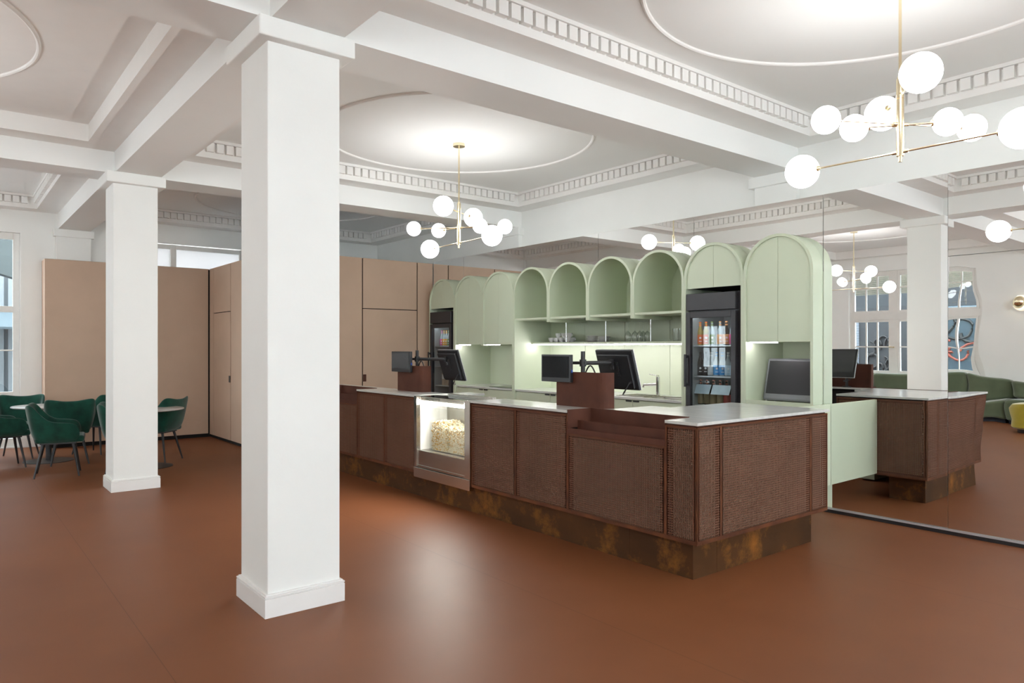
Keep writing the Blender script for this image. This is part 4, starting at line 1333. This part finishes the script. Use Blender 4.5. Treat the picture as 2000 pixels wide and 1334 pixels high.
def bottle(x, y, z, glass, label_c, cap_c, label, group, h=0.25, swing=False, roundmark=True):
    t = thing('bottle', (x, y, z), label, 'bottle', group)
    s = h / 0.25
    MB().lathe([(0, 0), (0.031, 0), (0.034, 0.004), (0.034, 0.125 * s), (0.031, 0.150 * s), (0.015, 0.190 * s), (0.0125, 0.235 * s), (0, 0.235 * s)], (x, y, z), 20).build('glass_body', glass, t, smooth=True)
    lc = mat('label_%.2f_%.2f_%.2f' % label_c, label_c, 0.55, noise=0.05, nscale=30)
    MB().lathe([(0.0342, 0.012), (0.0348, 0.013), (0.0348, 0.112 * s), (0.0342, 0.113 * s)], (x, y, z), 20).build('paper_label', lc, t, smooth=True)
    if roundmark:
        mk = MB()
        d = Vector((0.62, -0.78, 0)).normalized()
        w = Vector((-d.y, d.x, 0))
        mk.cyl(Vector((x, y, z + 0.078 * s)) + d * 0.0335, Vector((x, y, z + 0.078 * s)) + d * 0.0356, 0.011, n=14)
        mk.obox(Vector((x, y, z + 0.042 * s)) + d * 0.0345, w * 0.014, d * 0.001, Vector((0, 0, 0.003)))
        mk.build('printed_mark', M_WHITE_PRINT, t)
    cc = mat('cap_%.2f_%.2f_%.2f' % cap_c, cap_c, 0.4, noise=0.05, nscale=30)
    c = MB().cyl((x, y, z + 0.235 * s), (x, y, z + 0.248 * s), 0.0145, n=16).cyl((x, y, z + 0.195 * s), (x, y, z + 0.220 * s), 0.0145, 0.0138, n=16)
    c.build('cap', cc, t, smooth=True)
    if swing:
        MB().tube([(x + 0.014 + 0.012 * sin(pi * q / 6), y - 0.012, z + 0.18 * s + 0.06 * s * q / 6) for q in range(7)], 0.002, 6).build('wire_clip', M_SILVER, t)
OR, YE, GR, PE, PK = (0.80, 0.16, 0.03), (0.80, 0.38, 0.04), (0.22, 0.30, 0.10), (0.85, 0.40, 0.16), (0.75, 0.10, 0.30)
G = 'bottles in the near fridge'
yb_ = 6.33
row1 = [(-4.705, OR, M_BOTTLE_Y, OR, 'orange-labelled bottle, first on the top shelf of the near fridge'),
        (-4.630, OR, M_BOTTLE_Y, OR, 'orange-labelled bottle, second on the top shelf of the near fridge'),
        (-4.555, GR, M_BOTTLE_C, GR, 'green-labelled bottle on the top shelf of the near fridge'),
        (-4.455, PE, M_BOTTLE_C, PE, 'peach-labelled bottle on the top shelf of the near fridge'),
        (-4.380, PE, M_BOTTLE_B, PE, 'peach-labelled bottle with dark drink, near the right of the top shelf'),
        (-4.305, PK, M_BOTTLE_C, PK, 'pink-labelled bottle at the right end of the top fridge shelf')]
for x, lc, gl, cc, lb in row1:
    bottle(x, yb_, SHZ[0], gl, lc, cc, lb, G)
DK, WH, BL, LB = (0.03, 0.02, 0.02), (0.78, 0.78, 0.76), (0.05, 0.32, 0.70), (0.55, 0.70, 0.82)
row2 = [(-4.705, DK, M_BOTTLE_B, DK, 'dark-labelled bottle, first on the second shelf of the near fridge'),
        (-4.640, DK, M_BOTTLE_B, DK, 'dark-labelled bottle, second on the second shelf of the near fridge'),
        (-4.570, WH, M_BOTTLE_C, WH, 'white-labelled bottle on the second shelf of the near fridge'),
        (-4.500, BL, M_BOTTLE_C, BL, 'blue-labelled bottle, left one of two on the second fridge shelf'),
        (-4.430, BL, M_BOTTLE_C, BL, 'blue-labelled bottle, right one of two on the second fridge shelf'),
        (-4.360, LB, M_BOTTLE_C, WH, 'pale blue labelled bottle on the second fridge shelf'),
        (-4.295, LB, M_BOTTLE_C, LB, 'pale blue labelled bottle at the right end of the second shelf')]
for x, lc, gl, cc, lb in row2:
    bottle(x, yb_, SHZ[1], gl, lc, cc, lb, G)
BE = (0.42, 0.30, 0.16)
nm = ['first', 'second', 'third', 'fourth', 'fifth', 'sixth']
for k, x in enumerate((-4.695, -4.615, -4.535, -4.455, -4.375, -4.30)):
    bottle(x, yb_, SHZ[2], M_BOTTLE_B, BE if k < 4 else (0.55, 0.06, 0.05), (0.55, 0.16, 0.10), 'swing-top beer bottle, %s from the left on the third fridge shelf' % nm[k], G, 0.265, True, False)
t = thing('price_cards', (-4.5, 6.255, 1.0), 'two tilted clear price cards before the swing-top bottles', 'card')
M_CARD = mat('pale_blue_card', (0.62, 0.76, 0.84), 0.3, noise=0.15, nscale=12)
for xa, xb in ((-4.74, -4.53), (-4.51, -4.29)):
    MB().obox(((xa + xb) / 2, 6.262, 1.065), ((xb - xa) / 2, 0, 0), (0, 0.022, 0.048), (0, 0.0012, -0.0006)).build('card', M_CARD, t)
MB().box(-4.75, -4.28, 6.236, 6.246, 0.900, 1.02).build('card_rail', M_GLASS, t)
G2 = 'bottles in the far fridge'
for k, (x, lc, lb) in enumerate(((-9.715, PK, 'pink-labelled bottle on the top shelf of the far fridge'), (-9.648, YE, 'yellow-labelled bottle, left one in the far fridge'),
                               (-9.580, YE, 'yellow-labelled bottle, right one in the far fridge'), (-9.512, GR, 'green-labelled bottle on the top shelf of the far fridge'))):
    bottle(x, yb_, SHZ[0], M_BOTTLE_C, lc, lc, lb, G2)
for k, x in enumerate((-9.62, -9.53)):
    t = thing('drink_carton', (x, 6.33, SHZ[2]), ['beige drink carton on the third shelf of the far fridge, left', 'beige drink carton on the third shelf of the far fridge, right'][k], 'carton', 'cartons in the far fridge')
    MB().box(x - 0.04, x + 0.04, 6.29, 6.37, SHZ[2], SHZ[2] + 0.19).build('carton_body', mat('kraft_carton', (0.55, 0.42, 0.30), 0.7, noise=0.1, nscale=20), t, bevel=0.003)
    MB().box(x - 0.03, x + 0.03, 6.288, 6.29, SHZ[2] + 0.10, SHZ[2] + 0.175).build('white_label', M_WHITE_PRINT, t)

# ------------------------------------------------------------------ velvet chairs and cafe tables
def chair_shell():
    """Armchair bucket facing +x: back at -x, arms left and right."""
    # half plan path from the arm front to the middle of the back: (x, y) at the top edge, top height
    key = [(0.235, 0.265, 0.475), (0.230, 0.272, 0.560), (0.200, 0.280, 0.618), (0.130, 0.288, 0.635), (0.040, 0.292, 0.640),
           (-0.050, 0.292, 0.648), (-0.120, 0.290, 0.690), (-0.185, 0.287, 0.760), (-0.245, 0.285, 0.835), (-0.292, 0.258, 0.858), (-0.314, 0.16, 0.842), (-0.322, 0.08, 0.828), (-0.325, 0.0, 0.827)]
    full = [(x, y, z) for x, y, z in key] + [(x, -y, z) for x, y, z in key[-2::-1]]
    m = MB()
    rows = 5
    n = len(full)
    outer, inner = [], []
    for (x, y, zt) in full:
        bx, by = x * 0.70 + 0.005, y * 0.74
        oc, ic = [], []
        for j in range(rows + 1):
            q = j / rows
            e = q ** 0.62
            z = 0.405 + (zt - 0.405) * q
            px, py = bx + (x - bx) * e, by + (y - by) * e
            oc.append(m.bm.verts.new((px, py, z)))
            th = 0.042 * (0.75 if j == rows else 1.0)
            L = math.hypot(px - 0.05, py) or 1
            ix, iy = px - (px - 0.05) / L * th * (0.6 if abs(py) < 0.1 else 1) , py - py / L * th
            if px < -0.2: ix = px + th
            ic.append(m.bm.verts.new((ix, iy, z - (0.006 if j == rows else 0))))
        outer.append(oc); inner.append(ic)
    for i in range(n - 1):
        for j in range(rows):
            m.bm.faces.new((outer[i][j], outer[i + 1][j], outer[i + 1][j + 1], outer[i][j + 1]))
            m.bm.faces.new((inner[i][j], inner[i][j + 1], inner[i + 1][j + 1], inner[i + 1][j]))
        m.bm.faces.new((outer[i][rows], outer[i + 1][rows], inner[i + 1][rows], inner[i][rows]))
        m.bm.faces.new((outer[i][0], inner[i][0], inner[i + 1][0], outer[i + 1][0]))
    for i in (0, n - 1):
        for j in range(rows):
            m.bm.faces.new((outer[i][j], outer[i][j + 1], inner[i][j + 1], inner[i][j]))
    return m
def make_chair(loc, rz, label):
    t = thing('armchair', loc, label, 'chair', 'green velvet armchairs', rz, local=True)
    chair_shell().build('shell', M_VELVET, t, smooth=True, subsurf=2)
    m = MB()
    m.box(-0.215, 0.275, -0.215, 0.215, 0.395, 0.475)
    o = m.build('seat_cushion', M_VELVET, t, smooth=True, bevel=0.03)
    o.modifiers['bevel'].segments = 4
    MB().box(-0.17, 0.19, -0.16, 0.16, 0.378, 0.396).build('seat_frame', M_BLACKMETAL, t)
    for sx, sy in ((1, 1), (1, -1), (-1, 1), (-1, -1)):
        MB().cyl((sx * 0.15 + 0.01, sy * 0.13, 0.385), (sx * 0.222, sy * 0.208, 0.0), 0.017, 0.0095, 14).build('leg', M_BLACKMETAL, t, smooth=True)
    return t
YAWR = math.atan2(RY, RX)      # heading to the right across the view
ch0 = make_chair((-9.956, 1.10, 0), 1.41, 'green velvet armchair facing right, in front of the left table')
for loc, rz, lb in (((-10.998, 0.611, 0), 1.69, 'dark green velvet armchair at the left edge, partly out of frame'),
                    ((-11.87, 0.847, 0), -0.25, 'green velvet armchair behind the left table, by the window'),
                    ((-10.88, 1.333, 0), 3.04, 'green velvet armchair with its broad back beside the armrest of the front chair'),
                    ((-11.70, 1.77, 0), 3.9, 'green velvet armchair half behind the far column, near the tan panel'),
                    ((-9.60, 1.77, 0), 1.35, 'green velvet armchair peeking out left of the far column, nearest to it'),
                    ((-10.385, 2.28, 0), 3.95, 'green velvet armchair right of the far column, at the second table')):
    dup(ch0, loc, rz, lb)
def cafe_table(loc, label, src=None):
    t = thing('cafe_table', loc, label, 'table', 'round marble cafe tables', local=True)
    MB().lathe([(0, 0.712), (0.405, 0.712), (0.42, 0.720), (0.42, 0.730), (0.415, 0.734), (0, 0.734)], (0, 0, 0), 64).build('tabletop', mat('grey_marble', (0.60, 0.57, 0.54), 0.25, nscale=4, color2=(0.42, 0.38, 0.36)), t, smooth=True)
    MB().lathe([(0, 0.700), (0.20, 0.700), (0.20, 0.711), (0, 0.711)], (0, 0, 0), 32).cyl((0, 0, 0.012), (0, 0, 0.701), 0.035, n=24).build('pedestal', M_BLACKMETAL, t, smooth=True)
    MB().lathe([(0, 0), (0.29, 0), (0.29, 0.006), (0.05, 0.016), (0, 0.016)], (0, 0, 0), 48).build('base', M_BLACKMETAL, t, smooth=True)
    return t
tb = cafe_table((-11.255, 1.14, 0), 'round marble cafe table among the left velvet chairs')
dup(tb, (-9.93, 2.06, 0), 0, 'round marble cafe table half hidden behind the far column')

# ------------------------------------------------------------------ furniture seen in the mirror: sofa, pouf, wall lamp
t = thing('sofa', (-6.0, -3.5, 0), 'long olive green velvet sofa along the window wall, seen in the mirror', 'sofa')
M_SOFAB = mat('dark_plinth_fabric', (0.02, 0.024, 0.035), 0.9, noise=0.1, nscale=20)
MB().box(-8.3, -4.57, -3.86, -3.36, 0.0, 0.09).build('sofa_plinth', M_SOFAB, t)
xs = [-8.32, -7.32, -6.32, -5.30, -4.53]
for a, b in zip(xs, xs[1:]):
    o = MB().box(a + 0.004, b - 0.004, -3.88, -3.28, 0.09, 0.46).build('seat', M_SOFA, t, smooth=True, bevel=0.05)
    o.modifiers['bevel'].segments = 4
    o = MB().box(a + 0.004, b - 0.004, -3.92, -3.66, 0.44, 0.93).build('back_cushion', M_SOFA, t, smooth=True, bevel=0.06)
    o.modifiers['bevel'].segments = 4
t = thing('sofa', (-4.4, -3.5, 0), 'second olive green sofa unit with a forward-standing back, beside the long sofa in the mirror', 'sofa')
MB().box(-4.49, -2.9, -3.86, -3.30, 0.0, 0.09).build('sofa_plinth', M_SOFAB, t)
o = MB().box(-4.515, -2.85, -3.88, -3.20, 0.09, 0.46).build('seat', M_SOFA, t, smooth=True, bevel=0.05)
o.modifiers['bevel'].segments = 4
o = MB().box(-4.515, -2.85, -3.92, -3.50, 0.47, 0.93).build('back_cushion', M_SOFA, t, smooth=True, bevel=0.07)
o.modifiers['bevel'].segments = 4
t = thing('pouf', (-3.80, -2.0, 0), 'mustard yellow velvet pouf before the green sofa, seen in the mirror', 'pouf')
MB().lathe([(0, 0.07), (0.26, 0.07), (0.30, 0.10), (0.28, 0.25), (0.31, 0.44), (0.29, 0.485), (0, 0.49)], (-3.80, -2.0, 0), 40).build('cushion', M_POUF, t, smooth=True)
MB().cyl((-3.80, -2.0, 0), (-3.80, -2.0, 0.07), 0.2, n=32).build('base', M_BLACK, t, smooth=True)
t = thing('wall_lamp', (-4.40, YF, 2.3), 'brass dome wall lamp glowing on the white wall, seen in the mirror', 'wall lamp')
c = Vector((-4.40, YF, 2.3))
MB().cyl(c, c + Vector((0, 0.02, 0)), 0.15, n=48).build('back_plate', M_TRIM, t, smooth=True)
MB().cyl(c + Vector((0, 0.021, 0)), c + Vector((0, 0.031, 0)), 0.10, n=40).build('light_ring', emit('wall_lamp_lit', (1.0, 0.93, 0.80), 30.0), t)
MB().cyl(c + Vector((0, 0.031, 0)), c + Vector((0, 0.06, 0)), 0.03, n=20).sphere(c + Vector((0, 0.14, 0)), 0.115, 32, 20).build('dome', M_BRASS, t, smooth=True)

# helper properties are not part of the description of the scene
for o in scene.objects:
    if '_org' in o:
        del o['_org']
